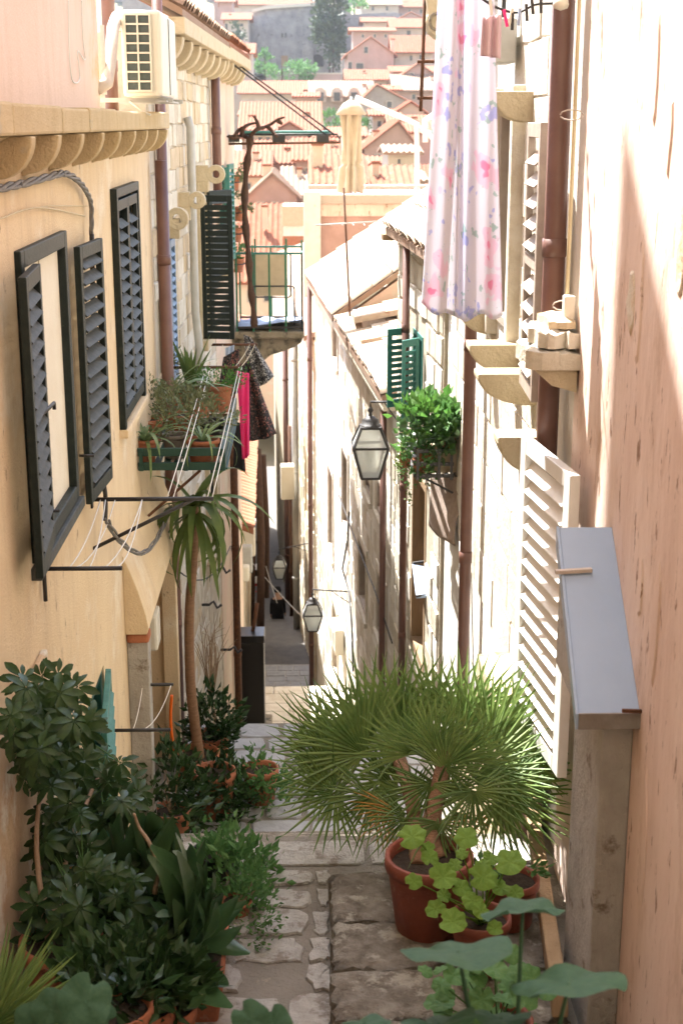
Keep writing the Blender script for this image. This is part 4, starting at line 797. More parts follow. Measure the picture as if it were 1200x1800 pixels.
# pots hanging at the house corner beside the balcony
# vine + awning
vn = thing('grape_vine', 'leafless twisted grape vine trunk climbing past the balcony to the awning arm', 'vine', (-.8, 20.5, -3))
tv = smooth([PY(x, y, 20.45) for x, y in [(447, 575), (445, 540), (440, 500), (437, 450), (432, 400), (430, 350), (433, 300), (438, 262), (440, 240)]], 4)
MB().tube(tv, [.045+.012*math.sin(i*1.3) for i in range(len(tv))], 8).build('trunk', 'vine', vn)
for pts in ([(440, 245), (425, 238), (412, 243), (400, 240)], [(438, 245), (450, 228), (470, 222), (488, 210), (500, 206)], [(455, 226), (452, 215), (447, 205)], [(470, 222), (480, 232), (487, 240)], [(425, 238), (428, 225), (440, 218), (455, 216)], [(488, 212), (496, 218)], [(412, 241), (420, 228), (432, 222)]):
    MB().tube(smooth([PY(x, y, 20.4+U(-.15, .15)) for x, y in pts], 3), [.035*(1-.75*i/(len(pts)*3)) for i in range((len(pts)-1)*3+1)], 6).build('branch', 'vine', vn)
aw = thing('awning_arm', 'dark iron arm with rolled green awning stretched over the lane on cables', 'awning', (-.3, 20.8, -.3))
a = PY(392, 253, 20.8); b = PY(597, 246, 20.8); b.z = a.z+.02; a2 = PY(425, 240, 20.9); b2 = PY(592, 240, 20.9)
MB().tube([a, b], .017, 8).build('lower_bar', 'rust', aw); MB().tube([a2+Vector((0, 0, .03)), b2+Vector((0, 0, .03)), b2+Vector((.04, 0, -.03)), b], .014, 8).build('upper_bar', 'iron', aw)
MB().box(a2.x, b2.x-.1, 20.95, 21.15, a2.z+.01, a2.z+.08).build('rolled_awning', 'teal', aw, bevel=.02)
for x in (410, 490, 567): q = PY(x, 242, 20.85); MB().box(q.x-.09, q.x+.09, 20.78, 20.92, q.z-.06, q.z+.04).build('clamp', 'iron', aw)
sc_ = thing('stay_cables', 'two dark stay cables from the left cornice down to the awning arm', 'cable', (-1, 20, 0))
MB().tube([PY(398, 104, 19.5), PY(574, 238, 20.85)], .012, 6).build('cable', 'iron', sc_); MB().tube([PY(408, 106, 20.6), PY(588, 237, 20.9)], .012, 6).build('cable', 'iron', sc_)
# black box on pedestal
bb = thing('black_cabinet', 'tall shiny black cabinet standing on a stone plinth against the left wall', 'cabinet', (-.75, 20.1, -9.1))
a = PY(420, 1118, 20); b = PY(466, 1282, 20)
MB().box(a.x, b.x, 20, 20.4, b.z, a.z-.12).build('body', 'black', bb, bevel=.012); MB().box(a.x-.01, b.x+.01, 19.99, 20.41, a.z-.115, a.z).build('lid', 'black', bb, bevel=.01)
MB().box(a.x-.04, b.x+.10, 19.95, 20.6, -9.12, b.z-.003).build('plinth', 'bstone', bb, bevel=.02)
MB().tube([PY(443, 1115, 20.2), PY(449, 1085, 20.3), PY(452, 1060, 20.4)], .03, 6).build('post', 'rust', bb)
# laundry right: big sheet
def drape(name, label, cat, m, fn, nu=30, nv=30, th=.003, grp=None):
    ob = MB().grid(fn, nu, nv).build(name, m, solid=th); return tag(ob, label, cat, grp)
tl = PY(772, -60, 6.6); tr_ = PY(868, -60, 6.5); bl = PY(741, 540, 6.9); br = PY(882, 552, 6.4)
def sheet(u, v):      # v 0 top -> 1 bottom, u left -> right, with a deep fold a third of the way across
    t = tl.lerp(tr_, u); b = bl.lerp(br, u); q = t.lerp(b, v); s = .35+.65*v
    q.y += .03*s*math.sin(u*6+.6)+.004*math.sin(u*23+v*2)-.16*math.exp(-((u-.40)/.075)**2)*s
    q.x += .004*math.sin(u*23+v*3)*s; q.z += (.018*math.cos(u*17)-.03*math.sin(u*3.1))*(v > .9)
    return q
drape('hanging_sheet', 'long white sheet with pink flower print hanging over the lane on the right', 'sheet', M['floral'], sheet, 70, 60, .002)
a, b, c, d = PY(848, 30, 6.4), PY(882, 25, 6.4), PY(844, 98, 6.42), PY(880, 103, 6.42)
drape('pink_garment', 'small pale pink garment pegged beside the floral sheet', 'garment', 'pinkg', lambda u, v: a.lerp(b, u).lerp(c.lerp(d, u), v)+Vector((0, .02*math.sin(u*14), 0)), 14, 12)
cln = thing('clothes_line', 'dark clothes line with pegs above the floral sheet', 'clothes line', PY(900, 20, 6.5))
MB().tube(smooth([PY(x, y, 6.5) for x, y in [(770, -60), (850, 0), (880, 16), (910, 22), (940, 8), (975, 5), (1005, -6)]]), .006, 6).build('line', 'iron', cln)
for i, (x, y, m_) in enumerate([(888, 32, 'pinkcloth'), (900, 38, 'iron'), (897, 30, 'ac'), (925, 22, 'iron'), (912, 30, 'bluecloth'), (935, 10, 'iron'), (950, 8, 'iron'), (862, 12, 'ac')]):
    q = PY(x, y, 6.48); e = Vector((U(-.01, .01), 0, .035)); MB().beam(q-e, q+e, .012, .012).build('peg', m_, cln)
q = PY(985, 8, 6.4); MB().lathe(q, [(0, -.025), (.03, -.015), (.035, .0), (.03, .02), (.01, .03), (0, .03)], 12).build('pulley', 'ac', cln)
# towel under the right basket
def towel(u, v):
    a, b, c, d = PY(757, 838, 11.6), PY(812, 832, 10.9), PY(754, 925, 11.6), PY(800, 962, 10.9)
    return a.lerp(b, u).lerp(c.lerp(d, u), v)+Vector((.02*math.sin(v*6)*u, .02*math.sin(u*9+v*2), -.02*math.sin(u*4)*v))
drape('brown_towel', 'coarse brown towel hung out below the plant basket on the right', 'towel', 'towel', towel, 20, 20, .006)
tg = thing('tilted_hood', 'blue-grey sheet metal hood sticking out of the right wall below the towel', 'hood', PY(742, 1048, 13)); 
a, b, c, d = PY(724, 990, 13.2), PY(750, 996, 13.2), PY(758, 1046, 12.7), PY(731, 1048, 12.7)
MB().prism([a, d, c, b], (.0, .0, -.025)).build('sheet', 'gray', tg, bevel=.004); MB().beam(a, a+Vector((.4, .1, .02)), .02, .02).build('arm', 'iron', tg); MB().beam(d, d+Vector((.45, .1, .02)), .02, .02).build('arm', 'iron', tg)
# metal stand top right
ms = thing('pole_bracket', 'thin rusty pole with cross brackets fixed to the right wall above the roofs', 'pole', PY(742, 190, 11.9))
MB().tube([PY(747, -40, 11.9), PY(743, 100, 11.9), PY(739, 196, 11.9)], .014, 8).build('pole', 'rust', ms)
for y in (108, 172): MB().tube([PY(733, y, 11.9), PY(792, y, 11.9)], .014, 8).build('cross_bar', 'rust', ms)
kk = thing('stone_spout', 'curled carved stone spout high on the right house corner', 'stone spout', PY(765, 70, 11.8))
MB().prism([PY(x, y, 11.8) for x, y in [(748, -10), (800, -10), (800, 110), (786, 110), (782, 74), (770, 68), (755, 55), (748, 36), (752, 24)]], (0, .3, 0)).build('spout', 'carved', kk, bevel=.02)
q = PY(766, 38, 11.79); MB().tube([q+Vector((.05*math.cos(a*.5), 0, .06*math.sin(a*.5))) for a in range(13)], .012, 6).build('moulding', 'bstone', kk)
# leaning plank and wall foot on the right
pk = thing('leaning_plank', 'weathered plank leaning along the foot of the right wall behind the flowerpots', 'plank', (1.08, 5.2, -3.4))
a = PZ(985, 1790, -3.36); b = PY(925, 1385, 6.6); MB().hexa([a+Vector((-.035, 0, 0)), a+Vector((.03, 0, 0)), b+Vector((.035, 0, 0)), b+Vector((-.03, 0, 0)), a+Vector((-.035, .03, .10)), a+Vector((.03, .03, .10)), b+Vector((.035, .03, .08)), b+Vector((-.03, .03, .08))]).build('plank', 'wood', pk, bevel=.008)
for (y0, y1, z1, x0) in [(6.6, 7.6, -2.9, .98), (7.6, 8.6, -3.6, 1.0)]: rough_block(x0, 1.19, y0, y1-.02, -5.2, z1, 'lime3', h7, 'stone', 5, .02)
# ------------------------------------------------------------------ leaf shapes (unit size, along +X from the origin, face +Z)
def lm(name, fn, m, nu=6, nv=2): return MB().grid(fn, nu, nv).mesh(name, m)
def lance(u, v, w=.16, droop=.35, fold=.25):
    wd = w*math.sin(math.pi*min(1, u*.93+.05))**.75; t = (v-.5)*2; return Vector((u*(1-.12*u), t*wd, -droop*u*u+fold*abs(t)*wd))
def fan_mesh(m, n=30, spread=215, droop=.25, seed=1):
    r = random.Random(seed); mb = MB()
    for i in range(n):
        a = R(-spread/2+spread*i/(n-1)+r.uniform(-1.5, 1.5)); L = (.76+.24*math.cos(a*.8))*r.uniform(.84, 1.06); w = .020; dr = droop*r.uniform(-.2, 1.5)
        d = Vector((math.cos(a), math.sin(a), 0)); s = Vector((-d.y, d.x, 0)); r0 = .04
        P = []
        for u, ww in ((0, .35), (.35, 1.1), (.7, .8), (1, .08)):
            c = d*(r0+(L-r0)*u)+Vector((0, 0, -dr*u*u*L+.12*u)); P += [c-s*w*ww+Vector((0, 0, .010*ww)), c-Vector((0, 0, .008*ww)), c+s*w*ww+Vector((0, 0, .010*ww))]
        mb.add(P, [(3*k+q, 3*k+q+1, 3*k+q+4, 3*k+q+3) for k in range(3) for q in (0, 1)])
    return mb.mesh('frond', m)
def palmate(m, n=8, seed=1):
    r = random.Random(seed); mb = MB()
    for i in range(n):
        a = 2*math.pi*(i+.3)/n; d = Vector((math.cos(a), math.sin(a), 0)); s = Vector((-d.y, d.x, 0)); L = r.uniform(.75, 1)*(1 if math.cos(a) > -.6 else .7); dr = r.uniform(.25, .55)
        def f(u, v): t = (v-.5)*2; wd = .25*L*math.sin(math.pi*min(1, .06+u*.92))**.8*(.55+.6*u); return d*(.12+u*L)+s*t*wd+Vector((0, 0, -dr*u*u+.3*abs(t)*wd+.05))
        mb.grid(f, 4, 2)
        mb.tube([(0, 0, 0), d*.13+Vector((0, 0, .05))], .012, 4, False)
    return mb.mesh('leaf', m)
def roundleaf(m, lobes=6, notch=True, seed=1, cup=.22):
    r = random.Random(seed); mb = MB(); n = 30; vs = [Vector((0, 0, -.03))]
    for q in (.35, .7, 1):
        for k in range(n):
            a = -math.pi+2*math.pi*(k+.5)/n; rr_ = q*(1+.06*math.cos(a*lobes)*q+.02*math.sin(5*a+seed)); 
            if notch: rr_ *= 1-.5*math.exp(-((abs(a)-math.pi)/.16)**2)*q
            vs.append(Vector((math.cos(a)*rr_, math.sin(a)*rr_, cup*q*q*(.5+.5*math.cos(a*2+seed))+.07*q*math.cos(a*lobes)-(.10 if q == 1 else 0))))
    fs = [(0, 1+k, 1+(k+1) % n) for k in range(n)]+[(1+j*n+k, 1+(j+1)*n+k, 1+(j+1)*n+(k+1) % n, 1+j*n+(k+1) % n) for j in (0, 1) for k in range(n)]
    mb.add(vs, fs, True); return mb.mesh('leaf', m)
def strap(m, w=.035, arch=.9, seed=1):
    r = random.Random(seed); tw = r.uniform(-.3, .3)
    def f(u, v): t = (v-.5)*2; wd = w*(1-u**2.2)**.8*(.6+.8*u*(1-u)+.4); th = arch*u*1.9; return Vector((math.sin(th)/1.9/arch if arch > .05 else u, t*wd, (math.cos(th)-1)/1.9/arch+.35*abs(t)*wd+tw*t*wd))
    return MB().grid(f, 8, 2).mesh('leaf', m)
def scatter(c, rad, n, size, shape='ell', seed=0, up=.3, ar=.45, dens=.35, leaf='d'):
    """many small separate leaves through a volume -> MB"""
    r = random.Random(seed); mb = MB(); c = Vector(c); clumps = [Vector((r.gauss(0, 1), r.gauss(0, 1), r.gauss(0, 1))).normalized()*r.uniform(.35, 1)**.5 for _ in range(max(3, n//28))]
    for i in range(n):
        k = clumps[r.randrange(len(clumps))]; o = k+Vector((r.gauss(0, dens), r.gauss(0, dens), r.gauss(0, dens)))*.6
        P = c+Vector((o.x*rad[0]*1.3, o.y*rad[1]*1.3, o.z*rad[2]*1.3)); d = (o.normalized()*.7+Vector((r.uniform(-1, 1), r.uniform(-1, 1), r.uniform(-.6, 1)*.8+up))).normalized()
        s = d.cross(Vector((r.uniform(-1, 1), r.uniform(-1, 1), r.uniform(-.2, 1)))).normalized(); nn = d.cross(s); L = size*r.uniform(.6, 1.25); w_ = L*ar
        mb.add([P, P+d*L*.45+s*w_*.5+nn*L*.06, P+d*L-nn*L*.12, P+d*L*.45-s*w_*.5+nn*L*.06, P+d*L*.5-nn*L*.02], [(0, 1, 4), (1, 2, 4), (2, 3, 4), (3, 0, 4)])
    return mb
def pot(t, c, r, h, m='terra', rim=True, seg=24, soil=True, name='pot'):
    c = Vector(c); k = .72
    pr = [(0, 0), (r*k, 0), (r*k+.004, .005), (r*.93, h*.80), (r*.93, h*.82), (r, h*.83), (r*1.015, h*.9), (r, h), (r*.9, h), (r*.88, h*.9), (r*.86, h*.86), (0, h*.86)]
    p_ = MB().lathe(c, pr[:-1], seg).build(name, m, t)
    if soil: MB().lathe(c, [(0, h*.875), (r*.45, h*.885), (r*.87, h*.865)], seg).build('soil', 'soil', t)
    return p_
def stem(t, pts, r, m='twig', name='stem', n=4): 
    P = smooth([Vector(q) for q in pts], n); rs = [r*(1-.5*i/len(P)) for i in range(len(P))]; return MB().tube(P, rs, 6).build(name, m, t)
STR = {}
def strapplant(t, c, n, L, m='gspider', w=.03, up=(20, 75), arch=1.0, rr_=1, seed=0, name='leaf', arch_j=.4):
    r = random.Random(seed+99); key = (m, w, arch)
    if key not in STR: STR[key] = [strap(m, w, arch*(1+q*arch_j), q2) for q2, q in enumerate((-1, 0, 1))]
    c = Vector(c)
    for i in range(n):
        a = 2*math.pi*i/n*1.0+r.uniform(-.4, .4); el = R(r.uniform(*up)); d = Vector((math.cos(a)*math.cos(el), math.sin(a)*math.cos(el)*rr_, math.sin(el)))
        side = Vector((-math.sin(a), math.cos(a), 0)); place(STR[key][r.randrange(3)], name, t, basis(c+Vector((math.cos(a), math.sin(a), 0))*.015, d, side, L*r.uniform(.7, 1.15)))
# ------------------------------------------------------------------ big fan palm
zk = -3.375
pc = PZ(752, 1628, zk)
pm = thing('fan_palm', 'big green fan palm in a large terracotta pot in the middle of the landing', 'potted palm', pc)
pot(pm, pc, .19, .345, 'terra2'); pc2 = pc+Vector((0, 0, .33))
FN = [fan_mesh('gpalm', 21, 150, .10, 1), fan_mesh('gpalm', 22, 165, .22, 2), fan_mesh('gpalm', 25, 215, .45, 3)]
# trunk clumps
heads = [PY(700, 1330, 6.2), PY(790, 1300, 6.0), PY(760, 1420, 5.8)]
for i, h_ in enumerate(heads): MB().tube(smooth([pc2+Vector((.05*(i-1), .03*i, -.04)), pc2.lerp(h_, .5)+rv(.02), h_], 4), .035, 8).build('trunk', 'bark', pm)
fr = [(650, 1300, 6.3, -.6, 1.0, .44, 0), (700, 1280, 6.4, -.2, 1, .43, 0), (762, 1270, 6.4, .08, 1, .42, 0), (815, 1275, 6.3, .3, 1, .42, 0), (862, 1300, 6.2, .75, .8, .42, 0),
 (640, 1325, 6.2, -1, .5, .40, 1), (612, 1340, 6.3, -1, .2, .34, 1), (880, 1325, 6.1, 1, .35, .40, 1), (800, 1335, 5.9, .25, .9, .34, 0), (722, 1325, 6.0, -.35, .9, .36, 0), (765, 1320, 5.85, 0, 1, .30, 0),
 (585, 1300, 6.35, -1, .35, .34, 1), (575, 1345, 6.2, -1, .0, .30, 1), (590, 1394, 6.1, -1, -.25, .32, 2), (650, 1400, 6.0, -.5, -.9, .28, 2), (757, 1378, 5.75, -.15, -.9, .27, 2), (832, 1390, 5.65, .35, -1, .30, 2), (880, 1375, 5.9, 1, -.35, .36, 1), (885, 1402, 5.9, .8, -.8, .34, 2),
 (770, 1445, 5.6, .05, -1, .22, 2), (688, 1368, 6.2, -.8, .3, .32, 1), (850, 1350, 5.9, .9, .2, .34, 1), (935, 1335, 6.2, 1, .1, .25, 1), (780, 1350, 5.75, .3, .5, .26, 2), (700, 1310, 6.55, -.4, 1, .46, 0), (830, 1310, 6.5, .5, 1, .44, 0), (715, 1436, 5.75, -.7, -.9, .24, 2), (905, 1310, 6.35, .8, .6, .38, 0), (615, 1310, 6.5, -.9, .6, .38, 0),
 (790, 1400, 5.9, .3, .6, .28, 1), (730, 1400, 6.0, -.3, .6, .28, 1), (760, 1340, 6.3, .1, .8, .34, 1), (700, 1390, 6.15, -.6, .4, .28, 1), (830, 1370, 6.1, .5, .6, .3, 1)]
for i, (px, py, Y, dx, dy, L, k) in enumerate(fr):
    P = PY(px, py, Y); d = (RT*dx+Vector((0, 0, 1))*dy+Vector((0, -.25+U(-.2, .3), 0))).normalized(); side = d.cross(FWD*-1+Vector((0, 0, .55 if dy < .5 else .1))+rv(.25)).normalized()
    place(FN[k], 'frond', pm, basis(P, d, side, L*1.04)); hd = min(heads, key=lambda q: (q-P).length); stem(pm, [hd, hd.lerp(P, .5)+Vector((0, 0, .03)), P+d*.02], .008, 'gpalm', 'petiole', 3)
FD = fan_mesh('yellowleaf', 15, 120, .5, 5)
for px, py, dx, dy, L in [(745, 1440, -.5, -1, .17), (800, 1430, .6, -1, .18), (690, 1420, -1, -.6, .2)]:
    P = PY(px, py, 5.85); d = (RT*dx+Vector((0, -.1, dy))).normalized(); place(FD, 'dry_frond', pm, basis(P, d, d.cross(FWD*-1+rv(.3)), L))
# ------------------------------------------------------------------ geraniums right
RL = [roundleaf('glime', 7, True, 1), roundleaf('glime', 6, True, 2, .1), roundleaf('glime', 8, True, 3, .3)]
gc = PZ(842, 1700, zk); gp = thing('potted_geranium', 'lime green round-leaved geranium in a terracotta pot beside the palm', 'potted plant', gc, 'round-leaved plants on the landing'); pot(gp, gc, .125, .24, 'terra2')
top = gc+Vector((0, 0, .21))
for i, (px, py, Y, s) in enumerate([(724, 1470, 5.2, .058), (820, 1472, 5.1, .050), (752, 1493, 5.2, .032), (755, 1508, 5.15, .036), (727, 1549, 5.1, .036), (778, 1541, 5.0, .056), (848, 1541, 5.0, .058), (895, 1515, 5.0, .062), (862, 1508, 5.15, .036), (800, 1520, 5.2, .03), (810, 1560, 5.0, .04), (795, 1620, 4.85, .055), (765, 1598, 5.0, .042), (830, 1583, 4.95, .042), (880, 1560, 5.05, .04), (905, 1570, 5.1, .035), (845, 1600, 4.9, .036), (870, 1632, 4.9, .034), (812, 1500, 5.25, .028), (848, 1520, 5.1, .032), (780, 1575, 5.05, .03)]):
    P = PY(px, py, Y); nrm = Vector((U(-.35, .35), -.55+U(-.3, .2), 1)).normalized(); place(RL[i % 3], 'leaf', gp, basis(P, Vector((U(-1, 1), U(-1, .3), 0)), nrm.cross(Vector((1, 0, 0))), s) if False else Matrix.Translation(P) @ nrm.to_track_quat('Z', 'Y').to_matrix().to_4x4() @ Matrix.Rotation(U(0, 6.28), 4, 'Z') @ Matrix.Scale(s, 4))
    stem(gp, [top+rv(.02), top.lerp(P, .55)+Vector((U(-.02, .02), 0, .02)), P], .0042, 'glime', 'stem', 3)
gc = PZ(905, 1655, zk); g2 = thing('flower_pot', 'brown plastic flower pot half hidden behind the lime geranium', 'flower pot', gc, None); pot(g2, gc+Vector((0, .15, 0)), .12, .22, 'terra2'); scatter(gc+Vector((0, .15, .26)), (.1, .1, .06), 90, .05, seed=5).build('foliage', 'gmid', g2, kind='stuff')
# foreground big leaves (out of focus)
RF = [roundleaf('gfore', 5, True, 4, .15), roundleaf('gfore', 6, True, 5, .28)]; RM = [roundleaf('gmid', 7, True, 6, .2), roundleaf('gmid', 6, True, 7, .3)]
fc_ = Vector((.52, 3.05, -2.9)); fg_ = thing('foreground_geranium', 'tall geranium with cool green broad leaves close to the lens at the bottom right', 'potted plant', fc_, None); pot(fg_, fc_+Vector((0, .0, -.27)), .14, .26, 'terra')
for i, (px, py, Y, s, tl_) in enumerate([(805, 1672, 2.9, .13, .85), (918, 1602, 3.1, .10, .8), (1000, 1728, 2.8, .13, .9), (770, 1800, 2.8, .09, .8), (640, 1800, 2.8, .06, .9), (880, 1790, 2.85, .07, .8)]):
    P = PY(px, py, Y); nrm = Vector((U(-.15, .15), .36+(1-tl_)*.2, 1)).normalized(); place(RF[i % 2], 'leaf', fg_, Matrix.Translation(P) @ nrm.to_track_quat('Z', 'Y').to_matrix().to_4x4() @ Matrix.Rotation(U(2, 4), 4, 'Z') @ Matrix.Scale(s, 4))
    stem(fg_, [fc_+Vector((U(-.05, .05), U(-.05, .05), -.03)), fc_.lerp(P, .6)+Vector((0, 0, .03)), P], .008, 'gfore', 'stem', 4)
mc = PZ(850, 1790, zk)+Vector((0, -.35, 0)); g3 = thing('potted_geranium', 'soft green ruffled geranium below the broad foreground leaves', 'potted plant', mc, 'round-leaved plants on the landing'); pot(g3, mc, .13, .24, 'terra2')
for i in range(44):
    P = PY(U(740, 960), U(1670, 1830), U(4.1, 4.7)); nrm = Vector((U(-.6, .6), U(-.9, .2), 1)).normalized(); place(RM[i % 2], 'leaf', g3, Matrix.Translation(P) @ nrm.to_track_quat('Z', 'Y').to_matrix().to_4x4() @ Matrix.Rotation(U(0, 6.28), 4, 'Z') @ Matrix.Scale(U(.025, .048), 4))
    if i % 2: stem(g3, [mc+Vector((0, 0, .21)), mc.lerp(P, .5)+Vector((0, 0, .1)), P], .004, 'gmid', 'stem', 3)
# ------------------------------------------------------------------ left group on the landing
zl = -3.5
def gpos(px, py, z=zl): return PZ(px, py, z)
# schefflera
sp = Vector((-1.0, 5.15, zl)); sf = thing('schefflera', 'tall dark schefflera shrub in a terracotta pot climbing the ochre wall', 'potted plant', sp); pot(sf, sp, .17, .30, 'terra')
PM = [palmate('gdark', 8, 1), palmate('gdark', 7, 2), palmate('gdark', 9, 3)]
def cl(px0, px1, py0, py1, Y0, Y1, n, s0, s1):
    for i in range(n):
        cx, cy = (px0+px1)/2, (py0+py1)/2; a = U(0, 6.28); q = U(0, 1)**.5; x = cx+(px1-px0)/2*q*math.cos(a); y = cy+(py1-py0)/2*q*math.sin(a)
        P = PY(x, y, U(Y0, Y1)); P.x = max(P.x, -1.12); nrm = (Vector((U(-.4, .7), -.75+U(-.4, .4), .55+U(-.3, .4)))).normalized()
        place(PM[i % 3], 'leaf', sf, Matrix.Translation(P) @ nrm.to_track_quat('Z', 'Y').to_matrix().to_4x4() @ Matrix.Rotation(U(0, 6.28), 4, 'Z') @ Matrix.Scale(U(s0, s1), 4)); yield P
allp = []
allp += cl(-20, 165, 1175, 1385, 5.0, 5.9, 75, .065, .10); allp += cl(95, 250, 1320, 1450, 5.8, 6.5, 36, .065, .10); allp += cl(30, 200, 1400, 1540, 5.4, 6.1, 30, .065, .10); allp += cl(40, 290, 1520, 1700, 4.95, 5.5, 85, .06, .10); allp += cl(110, 350, 1640, 1770, 4.75, 5.1, 48, .055, .085)
tips = [PY(90, 1260, 5.95), PY(180, 1350, 6.2), PY(110, 1460, 6.0), PY(150, 1600, 5.3)]
for q in tips: 
    b0 = sp+Vector((U(-.05, .05), U(-.05, .05), .26)); stem(sf, [b0, b0.lerp(q, .3)+Vector((-.05, 0, .12)), b0.lerp(q, .7)+Vector((-.03, 0, .05)), q], .014, 'twig')
    for P in allp:
        if (P-q).length < .42 and rnd.random() < .7: stem(sf, [q-Vector((0, 0, .03)), q.lerp(P, .5)+rv(.02), P], .004, 'gmid', 'twig', 2)
stem(sf, [PY(72, 1500, 5.7), PY(68, 1600, 5.6), PY(78, 1650, 5.5), PY(95, 1660, 5.4)], .016, 'twig', 'branch'); 
for x, y, rz in [(128, 1455, 1.3), (118, 1500, 1.0)]:
    P = PY(x, y, 5.9); place(lm('withered_leaf', lambda u, v: lance(u, v, .2, .5), 'yellowleaf'), 'withered_leaf', sf, basis(P, (0.1, -.2, -1), (1, 0, 0), .10))
bc = thing('bare_branch', 'bare broken branch sticking up through the broad leaves', 'branch', PY(272, 1570, 5.2)); stem(bc, [PY(272, 1572, 5.15), PY(277, 1520, 5.2), PY(262, 1480, 5.25), PY(245, 1455, 5.3), PY(236, 1430, 5.3)], .011, 'twig'); 
stem(bc, [PY(277, 1520, 5.2), PY(285, 1508, 5.2)], .006, 'twig', 'twig', 2)
# aspidistra
ap = gpos(330, 1770)+Vector((-.03, .14, 0)); at_ = thing('cast_iron_plant', 'broad glossy leaved plant in a terracotta trough beside the path on the left', 'potted plant', ap); 
mb = MB(); mb.hexa([ap+Vector(q) for q in [(-.16, -.26, 0), (.16, -.26, 0), (.16, .26, 0), (-.16, .26, 0), (-.19, -.29, .2), (.19, -.29, .2), (.19, .29, .2), (-.19, .29, .2)]]); mb.build('trough', 'terra', at_, bevel=.015); mb = MB(); mb.box(ap.x-.17, ap.x+.17, ap.y-.27, ap.y+.27, ap.z+.185, ap.z+.203); mb.build('soil', 'soil', at_)
AL = [lm('leaf', lambda u, v: lance(u, v, .17, .45, .2), 'gasp', 8, 4), lm('leaf', lambda u, v: lance(u, v, .19, .8, .15), 'gasp', 8, 4), lm('leaf', lambda u, v: lance(u, v, .12, .12, .35), 'gasp', 8, 4)]
for px, py, tx, ty, Y, k in [(215, 1560, 205, 1430, 5.6, 2), (240, 1560, 245, 1405, 5.7, 2), (270, 1560, 280, 1400, 5.8, 2), (285, 1570, 315, 1420, 5.8, 2), (200, 1580, 170, 1440, 5.6, 2), (225, 1580, 190, 1410, 5.7, 2), (255, 1580, 300, 1480, 5.5, 0), (180, 1600, 130, 1500, 5.4, 0), (300, 1560, 350, 1455, 5.6, 0),
        (280, 1600, 375, 1530, 5.4, 0), (300, 1600, 425, 1545, 5.4, 0), (290, 1620, 400, 1580, 5.3, 1), (310, 1630, 455, 1600, 5.3, 0), (300, 1640, 460, 1640, 5.2, 0), (300, 1640, 430, 1660, 5.2, 1), (310, 1650, 450, 1560, 5.4, 0), (290, 1660, 410, 1700, 5.1, 1), (280, 1660, 330, 1720, 5.0, 1), (270, 1670, 300, 1760, 5.0, 1), (260, 1640, 200, 1560, 5.3, 0), (320, 1600, 400, 1480, 5.6, 0), (300, 1590, 380, 1470, 5.6, 2), (320, 1660, 420, 1730, 5.1, 1), (330, 1680, 390, 1770, 5.1, 1), (260, 1600, 240, 1470, 5.5, 2), (310, 1620, 440, 1620, 5.35, 1), (240, 1640, 330, 1590, 5.2, 0), (290, 1680, 350, 1790, 4.9, 1), (330, 1650, 455, 1690, 5.15, 0), (250, 1540, 265, 1440, 5.75, 2)]+[(U(270, 340), U(1600, 1690), U(340, 460), U(1540, 1740), U(4.95, 5.45), rnd.choice((0, 1))) for _ in range(26)]+[(U(200, 320), U(1560, 1620), U(170, 360), U(1400, 1500), U(5.5, 5.8), 2) for _ in range(10)]:
    P = PY(px, py, Y); T = PY(tx, ty, Y-.12+U(-.1, .1)); d = T-P; L = d.length*1.08; d.z += L*.3 if k == 1 else (L*.12 if k == 0 else 0); side = d.cross(Vector((U(-.3, .3), -.5, 1)))
    place(AL[k], 'leaf', at_, basis(P, d, side, (L, L*U(.7, 1.0), L)))
    stem(at_, [ap+Vector((U(-.08, .08), U(-.15, .15), .2)), (ap+Vector((0, 0, .2))).lerp(P, .5)+rv(.02), P+d*.04], .006, 'gasp', 'stem', 3)
# other pots at the very bottom
for lab, px, Y, r_, s_ in [('large orange terracotta pot rim at the bottom left corner', 205, 4.45, .13, 11), ('orange clay pot third from the left wall along the bottom edge', 300, 4.75, .10, 12), ('orange clay pot tucked behind the large rim at the bottom', 262, 4.65, .10, 13)]:
    c = PY(px, 1765, Y); c.z = zl if Y > 4.4 else c.z; h_ = .26; t = thing('flower_pot', lab, 'flower pot', c); q = PY(px, 1768, Y).z
    pot(t, (c.x, c.y, q-h_), r_, h_, 'terra'); scatter((c.x-.02, c.y+.03, q+.07), (r_*1.1, r_*1.1, .09), 220, .09, seed=s_).build('foliage', 'gdark', t, kind='stuff')
    MB().lathe((c.x, c.y, zl), [(r_*.8, 0), (r_*.8, max(.02, q-h_-zl))], 16).build('pot_stand', 'bstone', t)
